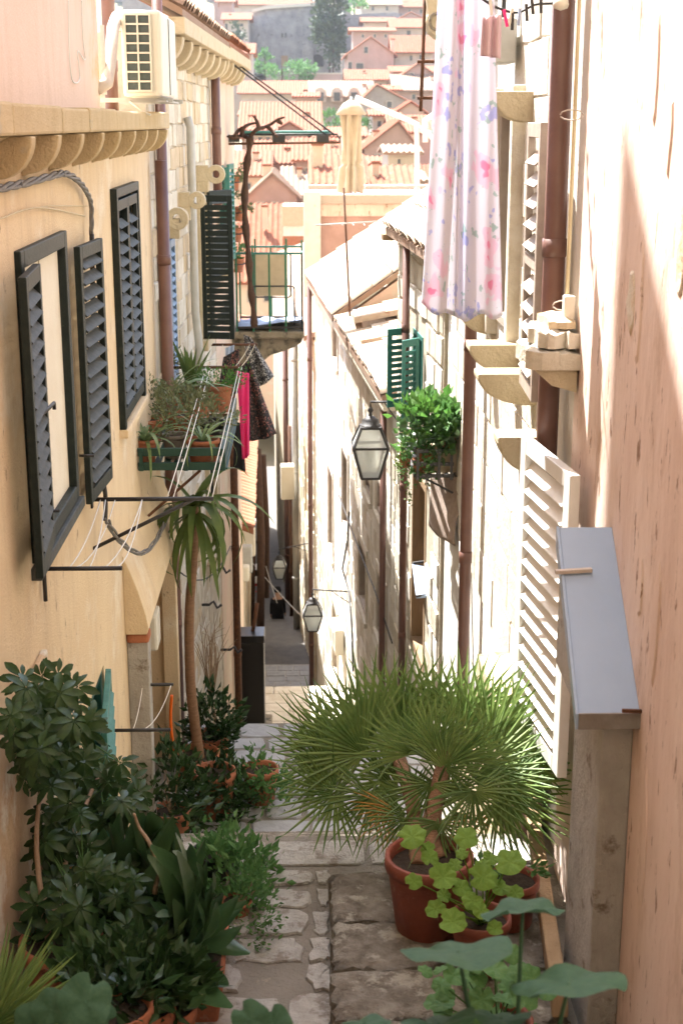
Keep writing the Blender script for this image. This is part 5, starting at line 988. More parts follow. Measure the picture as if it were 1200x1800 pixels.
# bottom-left spiky palm
sp2 = PY(-10, 1800, 4.3); bp = thing('spiky_palm', 'narrow spiky palm leaves entering at the bottom left corner', 'potted palm', sp2); pot(bp, sp2-Vector((0, 0, .5)), .15, .28, 'terra'); FB = fan_mesh('gpalm', 24, 190, .2, 8)
for dx, dy, L in [(1, .5, .38), (.9, 0, .36), (1, .25, .42), (.5, 1, .3)]:
    P = sp2+Vector((-.02, 0, -.02)); d = (RT*dx+Vector((0, -.1, dy))).normalized(); place(FB, 'frond', bp, basis(P, d, d.cross(FWD*-1+Vector((0, 0, .3))), L)); stem(bp, [sp2-Vector((0, 0, .25)), P], .008, 'gpalm', 'petiole', 2)
bs = PY(120, 1810, 3.2); bt = thing('blurred_shrub', 'out of focus blue-green leaves at the bottom edge on the left', 'potted plant', bs)
for px, py, s in [(90, 1775, .055), (150, 1760, .07), (60, 1800, .06), (170, 1790, .05), (440, 1792, .05), (480, 1800, .05)]: P = PY(px, py, 3.2); place(RF[0], 'leaf', bt, Matrix.Translation(P) @ Vector((U(-.3, .3), -.8, .6)).to_track_quat('Z', 'Y').to_matrix().to_4x4() @ Matrix.Rotation(U(0, 6), 4, 'Z') @ Matrix.Scale(s, 4)); stem(bt, [bs-Vector((0, 0, .2)), P], .005, 'gfore', 'stem', 2)
MB().lathe(bs-Vector((0, 0, .45)), [(0, 0), (.08, 0), (.11, .22), (.10, .22), (.09, .2), (0, .2)], 16).build('pot', 'terra', bt)
# small leaved shrubs beside the path
def bush(label, px, py, Y, rad, n, size, m, pr, ph, zb, seed, potm='terra', stems=5, ar=.45, name='potted_shrub', pot_at=None):
    c = PY(px, py, Y); pc_ = Vector((c.x, Y, zb)) if pot_at is None else Vector(pot_at); t = thing(name, label, 'potted plant', pc_)
    pot(t, pc_, pr, ph, potm); scatter(c, rad, n, size, seed=seed, ar=ar).build('foliage', m, t, kind='stuff')
    for i in range(stems): q = c+Vector((U(-1, 1)*rad[0]*.6, U(-1, 1)*rad[1]*.6, U(-.2, .8)*rad[2])); stem(t, [pc_+Vector((0, 0, ph*.85)), (pc_+Vector((0, 0, ph))).lerp(q, .5)+rv(.02), q], .006, 'twig', 'stem', 3)
    return t
bush('bushy trailing herb spilling over the path beside the broad-leaved plant', 402, 1545, 6.05, (.15, .18, .15), 1700, .055, 'gmid', .11, .14, zl, 21, potm='black', pot_at=(PY(375, 1580, 6.05).x, 6.15, zl))
bush('fine-leaved creeping plant at the path edge below the trailing herb', 440, 1600, 5.7, (.09, .18, .16), 1000, .032, 'gmid', .07, .08, zl, 22, pot_at=(PY(415, 1600, 5.75).x, 5.8, zl))
bush('leafy shrub in the brick red pot on the middle landing', 378, 1400, 10.4, (.22, .25, .26), 900, .09, 'gdark', .17, .38, -5.35, 23)
bush('green shrub in a terracotta pot right of the brick red pot', 458, 1385, 10.6, (.22, .25, .20), 800, .08, 'gmid', .15, .3, -5.35, 24)
bush('tall dark bush behind the dracaena trunk', 372, 1275, 11.6, (.16, .2, .26), 800, .09, 'gdark', .16, .35, -5.55, 25)
bush('dark shrub against the wall at the foot of the door jamb', 300, 1400, 9.6, (.2, .3, .3), 600, .09, 'gdark', .15, .3, -5.2, 26)
bush('small bright shrub beside the plinth of the black cabinet', 495, 1305, 18.6, (.16, .2, .2), 200, .10, 'gbright', .14, .25, -8.9, 27)
tw = thing('twiggy_shrub', 'bare twiggy shrub rising behind the dracaena trunk', 'shrub', (-.72, 11.9, -5.5))
for i in range(26):
    a = PY(372, 1240, 11.9); m1 = PY(372+U(-18, 20), U(1120, 1180), 11.9+U(-.1, .1)); b = m1+Vector((U(-.16, .18), U(-.1, .1), U(.1, .4))); MB().tube(smooth([a, m1, b], 3), [.006, .006, .005, .004, .003, .002, .0015], 4).build('twig', 'twig', tw)
MB().tube([Vector((-.72, 11.9, -5.5)), PY(372, 1240, 11.9)], .012, 6).build('stem', 'twig', tw)
# dracaena
dp = Vector((-.93, 11.2, -5.53)); dr_ = thing('dracaena', 'tall dracaena with a ringed bare trunk and drooping strap leaves under the planted tray', 'potted plant', dp); pot(dp and dr_, dp, .2, .34, 'terra')
trk = smooth([dp+Vector((.02, 0, .28)), PY(345, 1290, 11.2), PY(335, 1200, 11.2), PY(333, 1080, 11.2), PY(340, 980, 11.2), PY(342, 890, 11.2)], 8)
MB().tube(trk, [(.046-.0003*i)*(1+.05*(i % 2)) for i in range(len(trk))], 10).build('trunk', 'bark', dr_)
strapplant(dr_, trk[-1]+Vector((0, 0, .0)), 24, .85, 'gstrap', .036, (0, 65), 1.35, seed=3, arch_j=.3); strapplant(dr_, trk[-1]-Vector((0, 0, .06)), 16, .70, 'gstrap', .034, (-60, 0), .7, seed=4)
# ------------------------------------------------------------------ planted tray
s0_, z0_ = L1.at(222, 826); TZ = PY(310, 826, 10.45).z
ty = thing('plant_tray', 'dark green metal tray bracketed to the left wall, crowded with pots', 'plant shelf', (-.9, 11.5, TZ))
TX1 = PY(396, 800, 10.45).x
for z in (TZ+.03, TZ+.14): MB().box(-1.245, TX1, 10.43, 10.46, z-.03, z+.03).build('front_rail', 'dgreen', ty, bevel=.003); MB().box(TX1-.03, TX1, 10.465, 12.45, z-.03, z+.03).build('side_rail', 'dgreen', ty, bevel=.003)
for x in (-1.235, -.9, TX1-.03): MB().box(x, x+.03, 10.415, 10.428, TZ, TZ+.17).build('post', 'dgreen', ty)
for i in range(9): x = -1.22+i*(TX1+1.22)/8.5; MB().box(x, x+.05, 10.465, 12.45, TZ+.0, TZ+.012).build('shelf_slat', 'dgreen', ty)
for y in (10.6, 12.6): MB().beam((-1.24, y, TZ-.02), (TX1-.04, y, TZ-.02), .03, .03).build('bracket', 'rust', ty); MB().beam((-1.2, y, TZ-.4), (TX1-.2, y, TZ-.04), .02, .02).build('strut', 'rust', ty)
def tpot(lab, px, py, Y, r_, h_, kind, seed, m='terra', L=.28, n=16):
    q = PY(px, py, Y); t = thing('potted_plant', lab, 'potted plant', (q.x, Y, TZ+.013), 'potted plants on the green tray'); h_ = max(h_, .19); base = Vector((q.x, Y, TZ+.013)); pot(t, base, r_, h_, m); tp = base+Vector((0, 0, h_*.9))
    if kind == 'spider': strapplant(t, tp, n, L*1.7, 'gspider', .026, (25, 80), 1.1, seed=seed)
    elif kind == 'agave': strapplant(t, tp, n, L, 'gstrap', .06, (60, 86), .15, seed=seed)
    else: scatter(tp+Vector((0, 0, L*.45)), (r_*1.35, r_*1.35, L*.5), n, {'fine': .035, 'bush': .06, 'dull': .045}[kind], seed=seed).build('foliage', {'fine': 'gbright', 'bush': 'gmid', 'dull': 'gdry'}[kind], t, kind='stuff')
    return t
tpot('spider plant in the small orange pot at the front left of the tray', 257, 790, 10.62, .085, .12, 'spider', 1, L=.26, n=22)
tpot('spider plant in a wide shallow terracotta bowl at the front right of the tray', 357, 795, 10.62, .13, .09, 'spider', 2, L=.24, n=20)
tpot('grey-green foliage in a dark pot between the two front spider plants', 308, 780, 10.8, .1, .12, 'dull', 3, 'grayd', .30, 420)
tpot('low succulents in the second row of the tray', 370, 760, 11.3, .12, .12, 'dull', 4, 'black', .18, 380)
tpot('mossy trailing plant against the wall in the tray', 262, 740, 11.4, .12, .14, 'dull', 5, 'terra', .3, 420)
tpot('mounded foliage in the middle of the tray', 315, 735, 11.6, .14, .14, 'dull', 6, 'terra', .26, 460)
tpot('spider plant spreading at the back left of the tray', 300, 720, 12.1, .12, .24, 'spider', 7, 'terra', .36, 30)
tpot('bright green fine-leaved plant in the tall orange pot at the back right of the tray', 385, 705, 12.65, .125, .24, 'fine', 8, L=.17, n=700)
tpot('pointed upright agave leaves at the back of the tray', 335, 700, 12.7, .12, .2, 'agave', 9, L=.50, n=9)
tpot('wispy olive plant by the wall at the back of the tray', 283, 700, 12.6, .1, .2, 'dull', 10, L=.5, n=350)
tpot('small succulent bowl at the right edge of the tray', 352, 715, 12.0, .09, .22, 'dull', 11, L=.14, n=260)
# laundry on the left
def quadcloth(name, label, m, P, Y, amp=.03, cat='garment', nu=16, nv=18, fx=12, Yj=None):
    a, b, c, d = [PY(x, y, (Yj or [Y]*4)[i]) for i, (x, y) in enumerate(P)]
    ob = MB().grid(lambda u, v: a.lerp(b, u).lerp(c.lerp(d, u), v)+Vector((0, amp*math.sin(u*fx+v*2)*(.3+v), amp*.3*math.sin(u*9)*v)), nu, nv).build(name, m, solid=.003); return tag(ob, label, cat, 'laundry hanging on the left')
quadcloth('hanging_skirt', 'black skirt with red flower print flaring out on the left clothes line', 'darkfloral', [(418, 640), (440, 636), (432, 778), (486, 766)], 14.6, .05, nu=26)
quadcloth('hanging_camisole', 'bright pink garment hanging narrow on the left clothes line', 'pinkcloth', [(416, 652), (438, 656), (426, 808), (438, 802)], 13.3, .03, nu=10)
quadcloth('striped_cloth', 'black and white printed cloth under the balcony', 'bwprint', [(428, 588), (440, 592), (438, 690), (482, 664)], 18.5, .05)
quadcloth('black_shirt', 'black garment with yellow marks left of the pink one', 'darkfloral', [(393, 628), (420, 612), (382, 690), (424, 692)], 15.5, .03)
quadcloth('black_stocking', 'thin black garment hanging below the pink one', 'coat', [(412, 740), (426, 745), (410, 822), (432, 830)], 14.2, .01)
quadcloth('lilac_cloth', 'small lilac cloth pinned among the black laundry', 'bluecloth', [(396, 612), (412, 606), (398, 656), (408, 650)], 15.9, .02)
# pots on the wall corner beside the balcony
for i, (px, py, lab, fo) in enumerate([(417, 388, 'second', 1), (413, 425, 'third', 1), (416, 478, 'lowest', 1), (408, 335, 'topmost', 1)]):
    c = PY(px, py, 21.4); t = thing('wall_pot', lab+' orange flowerpot ringed to the wall corner above the balcony', 'flower pot', c, 'flowerpots on the wall above the balcony'); pot(t, c, .12, .2, 'terra'); scatter(c+Vector((0, 0, .28)), (.15, .13, .10), 160, .07, seed=40+i, up=0).build('foliage', 'gdry' if i != 2 else 'gmid', t, kind='stuff')
    MB().tube([c+Vector((.13*math.cos(a), .13*math.sin(a), .12)) for a in [k*.524 for k in range(13)]], .008, 5).build('ring', 'iron', t); MB().tube([c+Vector((-.13, 0, .12)), Vector((-1.14, c.y, c.z+.12))], .008, 5).build('arm', 'iron', t)
# ------------------------------------------------------------------ right basket
bz0, bz1 = PY(770, 838, 11).z, PY(770, 792, 11).z; bX0 = PY(731, 815, 11).x
yb = 11; bk = thing('plant_basket', 'grey slatted iron plant basket on the right wall holding clay pots', 'plant basket', (1, 11.3, bz0))
for z in (bz0+.01, (bz0+bz1)/2, bz1): MB().box(bX0, 1.19, 10.98, 11.0, z-.014, z+.014).build('front_slat', 'iron2', bk); MB().box(bX0-.02, bX0, 11.0, 11.95, z-.014, z+.014).build('side_slat', 'iron2', bk)
for x in (bX0, bX0+.17, 1.16): MB().box(x, x+.02, 10.965, 10.978, bz0-.02, bz1+.02).build('post', 'iron2', bk)
for i in range(5): x = bX0+.03+i*.07; MB().box(x, x+.03, 11.002, 11.95, bz0-.005, bz0+.005).build('base_slat', 'iron2', bk)
for y in (11.1, 11.8): MB().beam((1.2, y, bz0-.16), (bX0+.05, y, bz0-.02), .015, .015).build('strut', 'iron2', bk)
def bpot(lab, px, Y, r_, h_, m, rad, n, size, fm, dz, seed, zb=None, ar=.7, box=False):
    q = PY(px, 830, Y); base = Vector((q.x, Y, (zb or bz0+.008))); t = thing('potted_plant', lab, 'potted plant', base, 'potted plants in the right basket')
    if box: MB().box(base.x-.12, base.x+.11, Y-.1, Y+.15, base.z, base.z+h_).build('planter', m, t, bevel=.008)
    else: pot(t, base, r_, h_, m)
    mb = scatter(base+Vector((0, 0, h_+dz)), rad, n, size, seed=seed, ar=ar); mb.build('foliage', fm, t, kind='stuff')
    if fm == 'gbright': scatter(base+Vector((.02, -.05, h_+dz-.03)), rad, n//2, size*.9, seed=seed+7, ar=ar).build('foliage', 'gasp', t, kind='stuff')
    for i in range(4): stem(t, [base+Vector((0, 0, h_*.8)), base+Vector((U(-.1, .1), U(-.05, .05), h_+dz*.5)), base+Vector((U(-1, 1)*rad[0]*.7, 0, h_+dz+rad[2]*.4))], .006, 'gmid', 'stem', 2)
bpot('leafy bright green bush in the clay pot at the left of the basket', 748, 11.15, .09, .2, 'terra', (.17, .22, .15), 420, .09, 'gbright', .22, 51)
bpot('leafy plant in the sand-coloured box of the basket', 783, 11.2, .1, .19, 'beige', (.15, .2, .14), 300, .10, 'gmid', .24, 52, box=True)
bpot('feathery green plant spilling from the basket rim', 735, 11.1, .05, .12, 'terra', (.11, .12, .16), 420, .04, 'gmid', .02, 53)
bpot('yellowing trailing plant hanging off the left end of the basket', 712, 11.3, .05, .12, 'terra', (.05, .08, .22), 260, .035, 'gstrap', -.1, 54)
bpot('small brown bowl with a broad-leaved plant perched on the basket', 785, 10.95+.1, .075, .10, 'terra2', (.09, .1, .10), 110, .09, 'gmid', .10, 55, zb=bz1+.02)
# ------------------------------------------------------------------ person and market
pp = PY(489, 1136, 40); pz = zg(40)-.03
pt = thing('person', 'person in a long dark coat walking down the shaded lane', 'person', (pp.x, 40, pz))
def skin(name, m, V, E, rad, par, sub=2):
    me = bpy.data.meshes.new(name); me.from_pydata([Vector(q) for q in V], E, []); me.materials.append(M[m]); ob = bpy.data.objects.new(name, me); col.objects.link(ob); ob.parent = par; ORG[ob.name] = ORG[par.name]
    md = ob.modifiers.new('skin', 'SKIN'); 
    for i, r_ in enumerate(rad): me.skin_vertices[0].data[i].radius = (r_, r_*.8) if not isinstance(r_, tuple) else r_
    me.skin_vertices[0].data[0].use_root = True
    ob.modifiers.new('sub', 'SUBSURF').levels = sub; ob.modifiers['sub'].render_levels = sub; return ob
V = [(0, 0, .95), (0, 0, 1.2), (0, .01, 1.42), (0, .02, 1.52), (0, .05, 1.62), (0, .05, 1.72), (.17, 0, 1.38), (.20, .03, 1.13), (.21, .12, .92), (.21, .15, .84), (-.17, 0, 1.38), (-.20, -.02, 1.13), (-.20, -.02, .90), (-.20, 0, .82), (.09, .0, .88), (.10, .14, .5), (.10, .02, .1), (.10, .14, .04), (-.09, 0, .88), (-.10, -.02, .5), (-.10, -.22, .14), (-.10, -.12, .05)]
E = [(0, 1), (1, 2), (2, 3), (3, 4), (4, 5), (2, 6), (6, 7), (7, 8), (8, 9), (2, 10), (10, 11), (11, 12), (12, 13), (0, 14), (14, 15), (15, 16), (16, 17), (0, 18), (18, 19), (19, 20), (20, 21)]
md_ = skin('body', 'skin', V, E, [.09, .09, .09, .05, .095, .08, .06, .045, .035, .035, .06, .045, .035, .035, .085, .06, .04, .035, .085, .06, .04, .035], pt)
skin('coat', 'coat', [(0, 0, .55), (0, 0, .9), (0, 0, 1.2), (0, .01, 1.42), (.17, 0, 1.40), (.20, .03, 1.13), (.21, .1, .93), (-.17, 0, 1.40), (-.20, -.02, 1.13), (-.20, -.02, .93)], [(0, 1), (1, 2), (2, 3), (3, 4), (4, 5), (5, 6), (3, 7), (7, 8), (8, 9)], [.23, .19, .17, .14, .07, .055, .045, .07, .055, .045], pt)
skin('trousers', 'coat', [(0, 0, .9), (.09, .0, .86), (.10, .14, .5), (.10, .02, .12), (-.09, 0, .86), (-.10, -.02, .5), (-.10, -.22, .16)], [(0, 1), (1, 2), (2, 3), (0, 4), (4, 5), (5, 6)], [.15, .10, .08, .06, .10, .08, .06], pt)
MB().lathe((pp.x, 40.07, pz+1.66), [(0, .12), (.08, .10), (.105, .03), (.10, -.04), (.06, -.08)], 12).build('hair', 'coat', pt)
rc = tag(rough_block(PY(480, 1140, 37).x, PY(506, 1140, 37).x, 36.6, 37.3, zg(37)-.02, zg(37)+.12, 'red', None, 'red_crate', 4, .02), 'red cloth bundle on the ground near the walking person', 'bundle')
for i, (px, py, Y, w_, m_, lab, nm) in enumerate([(452, 1030, 58, .9, 'white', 'white topped table by the left wall far down the lane', 'cafe_table'), (455, 1078, 50, .8, 'red', 'red draped cafe table below the white one', 'cafe_table'), (447, 1056, 54, .7, 'linen', 'cream cafe table against the left wall', 'cafe_table')]):
    c = PY(px, py, Y); zf = zg(Y)-.1; t = thing(nm, lab, 'table', (c.x, Y, zf)); MB().box(c.x-w_/2, c.x+w_/2, Y-.4, Y+.4, zf+.72, zf+.76).build('tabletop', m_, t, bevel=.01)
    mb = MB(); mb.hexa([(c.x-w_/2-.02, Y-.42, zf+.35), (c.x+w_/2+.02, Y-.42, zf+.35), (c.x+w_/2+.02, Y+.42, zf+.35), (c.x-w_/2-.02, Y+.42, zf+.35), (c.x-w_/2, Y-.4, zf+.715), (c.x+w_/2, Y-.4, zf+.715), (c.x+w_/2, Y+.4, zf+.715), (c.x-w_/2, Y+.4, zf+.715)]); mb.build('cloth', 'red' if i else 'coat', t)
    for a in (-1, 1):
        for b in (-1, 1): MB().box(c.x+a*(w_/2-.05)-.02, c.x+a*(w_/2-.05)+.02, Y+b*.33-.02, Y+b*.33+.02, zf, zf+.7).build('leg', 'iron', t)
for px, py, Y, m_, lab in [(450, 1008, 64, 'red', 'red awning over the market stalls at the end of the lane'), (448, 960, 70, 'rust', 'brown awning above the market stalls')]:
    c = PY(px, py, Y); t = thing('market_awning', lab, 'awning', (c.x, Y, zg(Y))); MB().prism([(c.x-1, Y, c.z), (c.x+1, Y, c.z), (c.x+.6, Y+1, c.z+.5), (c.x-.6, Y+1, c.z+.5)], (0, 0, .06)).build('canopy', m_, t); MB().tube([(c.x, Y+.5, zg(Y)), (c.x, Y+.5, c.z+.4)], .04, 6).build('pole', 'iron', t)
cords('overhead_line', 'thin pale line strung diagonally across the shaded lane', [(PY(440, 985, 33), PY(572, 1125, 25.5), .05), (PY(455, 950, 36), PY(487, 1060, 31), .05)], .008)

# clutter in the dark lower lane
for lab, x0, y0, x1, y1, Y, r_ in [('dark timber post leaning in the lower lane left of the small pale lantern', 452, 790, 458, 1112, 30, .09), ('second dark timber post behind the leaning one', 462, 800, 468, 1050, 34, .08), ('thin dark pole beside the lower lane wall', 440, 860, 444, 1100, 33, .05)]:
    t = thing('timber_post', lab, 'post', PY(x1, y1, Y)); MB().tube([PY(x0, y0, Y), PY((x0+x1)/2, (y0+y1)/2, Y)+Vector((.05, 0, 0)), PY(x1, y1, Y)], r_, 7).build('post', 'vine', t)
for lab, px, py, Y, w_, h_, m_ in [('grey lamp box on the left wall above the black cabinet', 430, 985, 27, .30, .55, 'pipegrey'), ('cream meter cupboard on the left wall low in the lane', 436, 955, 29, .3, .6, 'linen'), ('small white box below the grey lamp box', 428, 1010, 26.5, .22, .3, 'ac'), ('dark shop sign board hanging over the lower lane', 447, 900, 36, .5, .35, 'coat')]:
    c = PY(px, py, Y); t = thing('wall_box', lab, 'wall box', c); MB().box(c.x-w_/2, c.x+w_/2, Y, Y+.25, c.z-h_/2, c.z+h_/2).build('casing', m_, t, bevel=.03); MB().beam(c+Vector((-.1, .12, 0)), c+Vector((-.45, .12, .02)), .05, .05).build('bracket', 'iron', t)
for i, (px, py, Y) in enumerate([(368, 1063, 15.5), (385, 1002, 17), (405, 1142, 16.5)]):
    c = PY(px, py, Y); t = thing('iron_hook', ['lowest dark iron hook on the stone wall behind the dracaena', 'upper dark iron hook on the stone wall beside the dark downpipe', 'iron hook beside the foot of the dark downpipe'][i], 'hook', c); MB().tube([c+Vector((-.12, 0, 0)), c, c+Vector((.05, 0, .04)), c+Vector((.09, 0, -.04)), c+Vector((.14, 0, .0))], .018, 6).build('arm', 'iron', t)
for lab, px, py, Y, w_, h_ in [('grey stone ledge on the left wall right of the dracaena leaves', 430, 925, 22.5, .45, .08), ('upper stone ledge half hidden by the dracaena leaves', 432, 875, 24, .4, .3)]:
    c = PY(px, py, Y); t = tag(MB().box(c.x-w_, c.x+.12, Y, Y+.4, c.z-h_, c.z).build('stone_ledge', 'carved', bevel=.02), lab, 'stone ledge')
for lab, a, b, Y0, Y1 in [('dark cable sagging along the left wall past the hooks', (310, 1000), (405, 960), 12.6, 17), ('dark cable hanging down beside the corner downpipes', (296, 905), (300, 1230), 12.2, 12.2)]:
    t = thing('wall_cable', lab, 'cable', PY(*b, Y1)); MB().tube(arc(PY(*a, Y0), PY(*b, Y1), .25 if Y0 != Y1 else 0, 10), .008, 5).build('cable', 'iron' if Y0 != Y1 else 'cord', t)
# ------------------------------------------------------------------ town on the far slope
def far_house(name, label, px0, px1, pe, Y, depth, kind='side', pr=None, apex=None, wall='fcream', roof='tile2', wins=(), group=None, base=None, zbase=None, chim=(), rdepth=None):
    """px0/px1 wall edges, pe eave height, pr ridge height (side) or apex=(px,py) (gable toward us)"""
    x0, x1 = PY(px0, pe, Y).x, PY(px1, pe, Y).x; ze = PY(px0, pe, Y).z; zb = zbase if zbase is not None else min(zg(Y), zg(Y+depth))-2
    t = thing(name, label, 'house', ((x0+x1)/2, Y+depth/2, zb), group)
    o = Y*.0022+.12; rp = []
    if kind == 'side':
        zr = PY((px0+px1)/2, pr, Y+depth/2).z; zr = max(zr, ze+.4)
        MB().box(x0, x1, Y, Y+depth, zb, ze).build('wall', wall, t)
        for s in (0, 1):
            mb = MB(); yy0 = Y-o if s == 0 else Y+depth+o; ym = Y+depth/2; P = [Vector((x0-o, yy0, ze)), Vector((x1+o, yy0, ze)), Vector((x1+o, ym, zr)), Vector((x0-o, ym, zr))]
            mb.hexa(P+[q+Vector((0, 0, .14)) for q in P]); r_ = mb.build('roof', roof, t); rp.append((P, r_))
        for x in (x0, x1):
            k = .2 if x == x0 else -.2
            MB().prism([(x+k*.1, Y+.02, ze), (x+k*.1, Y+depth-.02, ze), (x+k*.1, Y+depth/2, zr-.02)], (k, 0, 0)).build('gable', wall, t)
    else:
        ax, za = PY(apex[0], apex[1], Y).x, PY(apex[0], apex[1], Y).z
        if depth and rdepth: pass
        MB().prism([(x0, Y, zb), (x1, Y, zb), (x1, Y, ze), (ax, Y, za-.05), (x0, Y, ze)], (0, depth, 0)).build('wall', wall, t)
        for xe, s in ((x0-o, 1), (x1+o, -1)):
            ze2 = ze-(za-ze)*o/max(.1, abs(ax-(x0 if s == 1 else x1))); P = [Vector((xe, Y-.25, ze2)), Vector((xe, Y+depth, ze2)), Vector((ax, Y+depth, za)), Vector((ax, Y-.25, za))]
            mb = MB(); mb.hexa(P+[q+Vector((0, 0, .14)) for q in P]); r_ = mb.build('roof', roof, t); rp.append((P, r_))
    for P, r_ in rp:    # ribs of barrel tiles
        a, b, c, d = [q+Vector((0, 0, .142)) for q in P]; n = int((b-a).length/.34); mb = MB()
        if n > 90: n = 90
        up = Vector((0, 0, .11))
        for i in range(n):
            u0, u1, um = (i+.12)/n, (i+.88)/n, (i+.5)/n; mb.add([a.lerp(b, u0), a.lerp(b, um)+up, a.lerp(b, u1), d.lerp(c, u0), d.lerp(c, um)+up, d.lerp(c, u1)], [(0, 1, 4, 3), (1, 2, 5, 4), (0, 2, 1)])
        if n > 2: mb.build('roof_tiles', roof, r_, kind='stuff')
    for (wx, wy, ww, wh) in wins:
        c = PY(wx, wy, Y); w2, h2_ = ww*Y/2500/2, wh*Y/2500/2; mb = MB(); e = .10
        for q in ((c.x-w2-e, c.x-w2, c.z-h2_-e, c.z+h2_+e), (c.x+w2, c.x+w2+e, c.z-h2_-e, c.z+h2_+e), (c.x-w2, c.x+w2, c.z+h2_, c.z+h2_+e), (c.x-w2-e*.5, c.x+w2+e*.5, c.z-h2_-e, c.z-h2_)): mb.box(q[0], q[1], Y-.07, Y-.003, q[2], q[3])
        f_ = mb.build('window', 'fcream', t); MB().box(c.x-w2, c.x+w2, Y-.02, Y-.005, c.z-h2_, c.z+h2_).build('pane', 'glass', f_)
    if not chim and kind == 'side': chim = [(px0+(px1-px0)*U(.2, .8), pr+2, 900/Y, 1500/Y)]
    if not wins and Y < 280 and px1-px0 < 220: wins_ = [(px0+(px1-px0)*q, pe+1900/Y, 900/Y, 1400/Y) for q in (.25, .55, .82)]
    else: wins_ = []
    for (wx, wy, ww, wh) in wins_:
        c = PY(wx, wy, Y); w2, h2_ = ww*Y/5000, wh*Y/5000; f_ = MB().box(c.x-w2-.1, c.x+w2+.1, Y-.06, Y-.003, c.z-h2_-.1, c.z+h2_+.1).build('window', 'fcream', t); MB().box(c.x-w2, c.x+w2, Y-.08, Y-.061, c.z-h2_, c.z+h2_).build('pane', 'glass', f_)
    for (cx, cy, cw, ch) in chim:
        c = PY(cx, cy, Y+depth*.3); w2 = cw*Y/2500/2; h2_ = ch*Y/2500; MB().box(c.x-w2, c.x+w2, c.y-w2, c.y+w2, c.z-h2_-.8, c.z).build('chimney', 'facadepink', t); MB().box(c.x-w2*1.25, c.x+w2*1.25, c.y-w2*1.25, c.y+w2*1.25, c.z+.002, c.z+.16).build('chimney_cap', 'tile', t)
    return t
# near rooftops
ptH = thing('terrace_house', 'salmon plastered house with a flat roof terrace beyond the right roofs', 'house', (2, 38, -10))
ax0, ax1 = PY(537, 350, 34).x, PY(752, 350, 34).x; tz = PY(640, 342, 34).z; tz2 = PY(640, 359, 34).z
MB().box(ax0+.1, ax1+1.5, 34.1, 42, -16, tz2).build('wall', 'pinkR2', ptH); MB().box(ax0, ax1+1.6, 34, 34.35, tz2+.003, tz).build('parapet', 'fcream', ptH, bevel=.02)
MB().box(ax0-.05, ax0+.35, 33.9, 34.098, -16, tz+.08).build('corner_pilaster', 'white_render', ptH, bevel=.02); MB().box(ax0+.1, ax1+1.5, 41.7, 42, tz2+.003, tz-.1).build('back_parapet', 'fcream', ptH)
MB().box(ax0+.36, ax1+1.4, 34.06, 34.097, tz2-.28, tz2).build('plaster_band', 'pinkR', ptH)
ar = thing('roof_railing', 'thin pale railing along the salmon roof terrace', 'railing', (1.5, 34.3, tz)); MB().tube([(ax0+1.4, 34.3, tz+.18), (ax1, 34.3, tz+.18)], .02, 6).build('rail', 'pipegrey', ar)
for i in range(14): x = ax0+1.4+i*(ax1-ax0-1.4)/13; MB().tube([(x, 34.3, tz), (x, 34.3, tz+.18)], .012, 5).build('baluster', 'pipegrey', ar)
um = thing('closed_parasol', 'tall closed cream parasol on the roof terrace', 'parasol', (PY(617, 340, 35.5).x, 35.5, tz-.2)); ux = PY(617, 340, 35.5).x; zt1 = PY(617, 176, 35.5).z; zb1 = PY(617, 338, 35.5).z; H = zt1-zb1
def umf(u, v):
    a = 2*math.pi*u; z = zt1-H*v; base_ = (.30*min(1, v*6) if v < .12 else .30-.05*math.sin((v-.12)*3.6)) ; base_ *= (1.0 if v < .72 else 1.1)
    if .66 < v < .72: base_ *= .82
    r_ = base_*(.70+.26*math.cos(7*a+v*2.6)+.12*math.sin(11*a-v*3)); return Vector((ux+r_*math.cos(a), 35.5+r_*math.sin(a), z+.03*math.cos(8*a)*(v > .97)))
MB().grid(umf, 64, 40).build('canopy', 'cream', um, solid=.004); MB().tube([(ux, 35.5, tz-.3), (ux, 35.5, zt1+.08)], .03, 8).build('pole', 'pipegrey', um)
MB().lathe((ux, 35.5, zt1-.34), [(.02, .36), (.2, .26), (.38, .02), (.34, 0)], 8).build('top_flap', 'cream', um)
pg = thing('pergola_frame', 'white metal pergola frame over the roof terrace', 'pergola', PY(733, 345, 36))
for pts in ([(733, 348), (732, 218), (624, 172)], [(735, 226), (765, 240)], [(741, 224), (770, 252)], [(747, 250), (747, 212), (765, 200)]): MB().tube([PY(x, y, 36) for x, y in pts], .07, 6).build('beam', 'white', pg)
for nm, px, py, h_ in [('white', 0, 0, 0)]: pass
ob_ = thing('orange_shed', 'small orange painted wall with a beige shutter left of the white pilaster', 'shed', PY(512, 500, 89)); a, b = PY(497, 415, 89), PY(560, 850, 89)
MB().box(a.x, b.x, 89, 92, b.z-2, a.z).build('wall', 'terra', ob_); MB().box(a.x-.02, b.x-.1, 88.9, 88.98, PY(500, 397, 89).z, PY(500, 362, 89).z).build('shutter', 'beige', ob_, bevel=.01); MB().box(a.x+.02, b.x, 89, 92, a.z, PY(500, 362, 89).z).build('upper_wall', 'white_render', ob_)
far_house('tiled_house', 'red ribbed tile roof seen just above the balcony', 418, 512, 500, 90, 16, 'side', 362, wall='facadepink', roof='tile', zbase=-19)
far_house('gabled_house', 'pink rubble gable with a small chimney above the red ribbed roof', 436, 522, 345, 101, 9, 'gable', apex=(478, 306), wall='fpink', roof='tile3', zbase=-20, chim=[(469, 292, 14, 22)])
far_house('slate_roofed_house', 'grey-green weathered tile roof beside the pink rubble gable', 500, 600, 348, 103, 12, 'side', 296, wall='fpink', roof='tile3', zbase=-20)
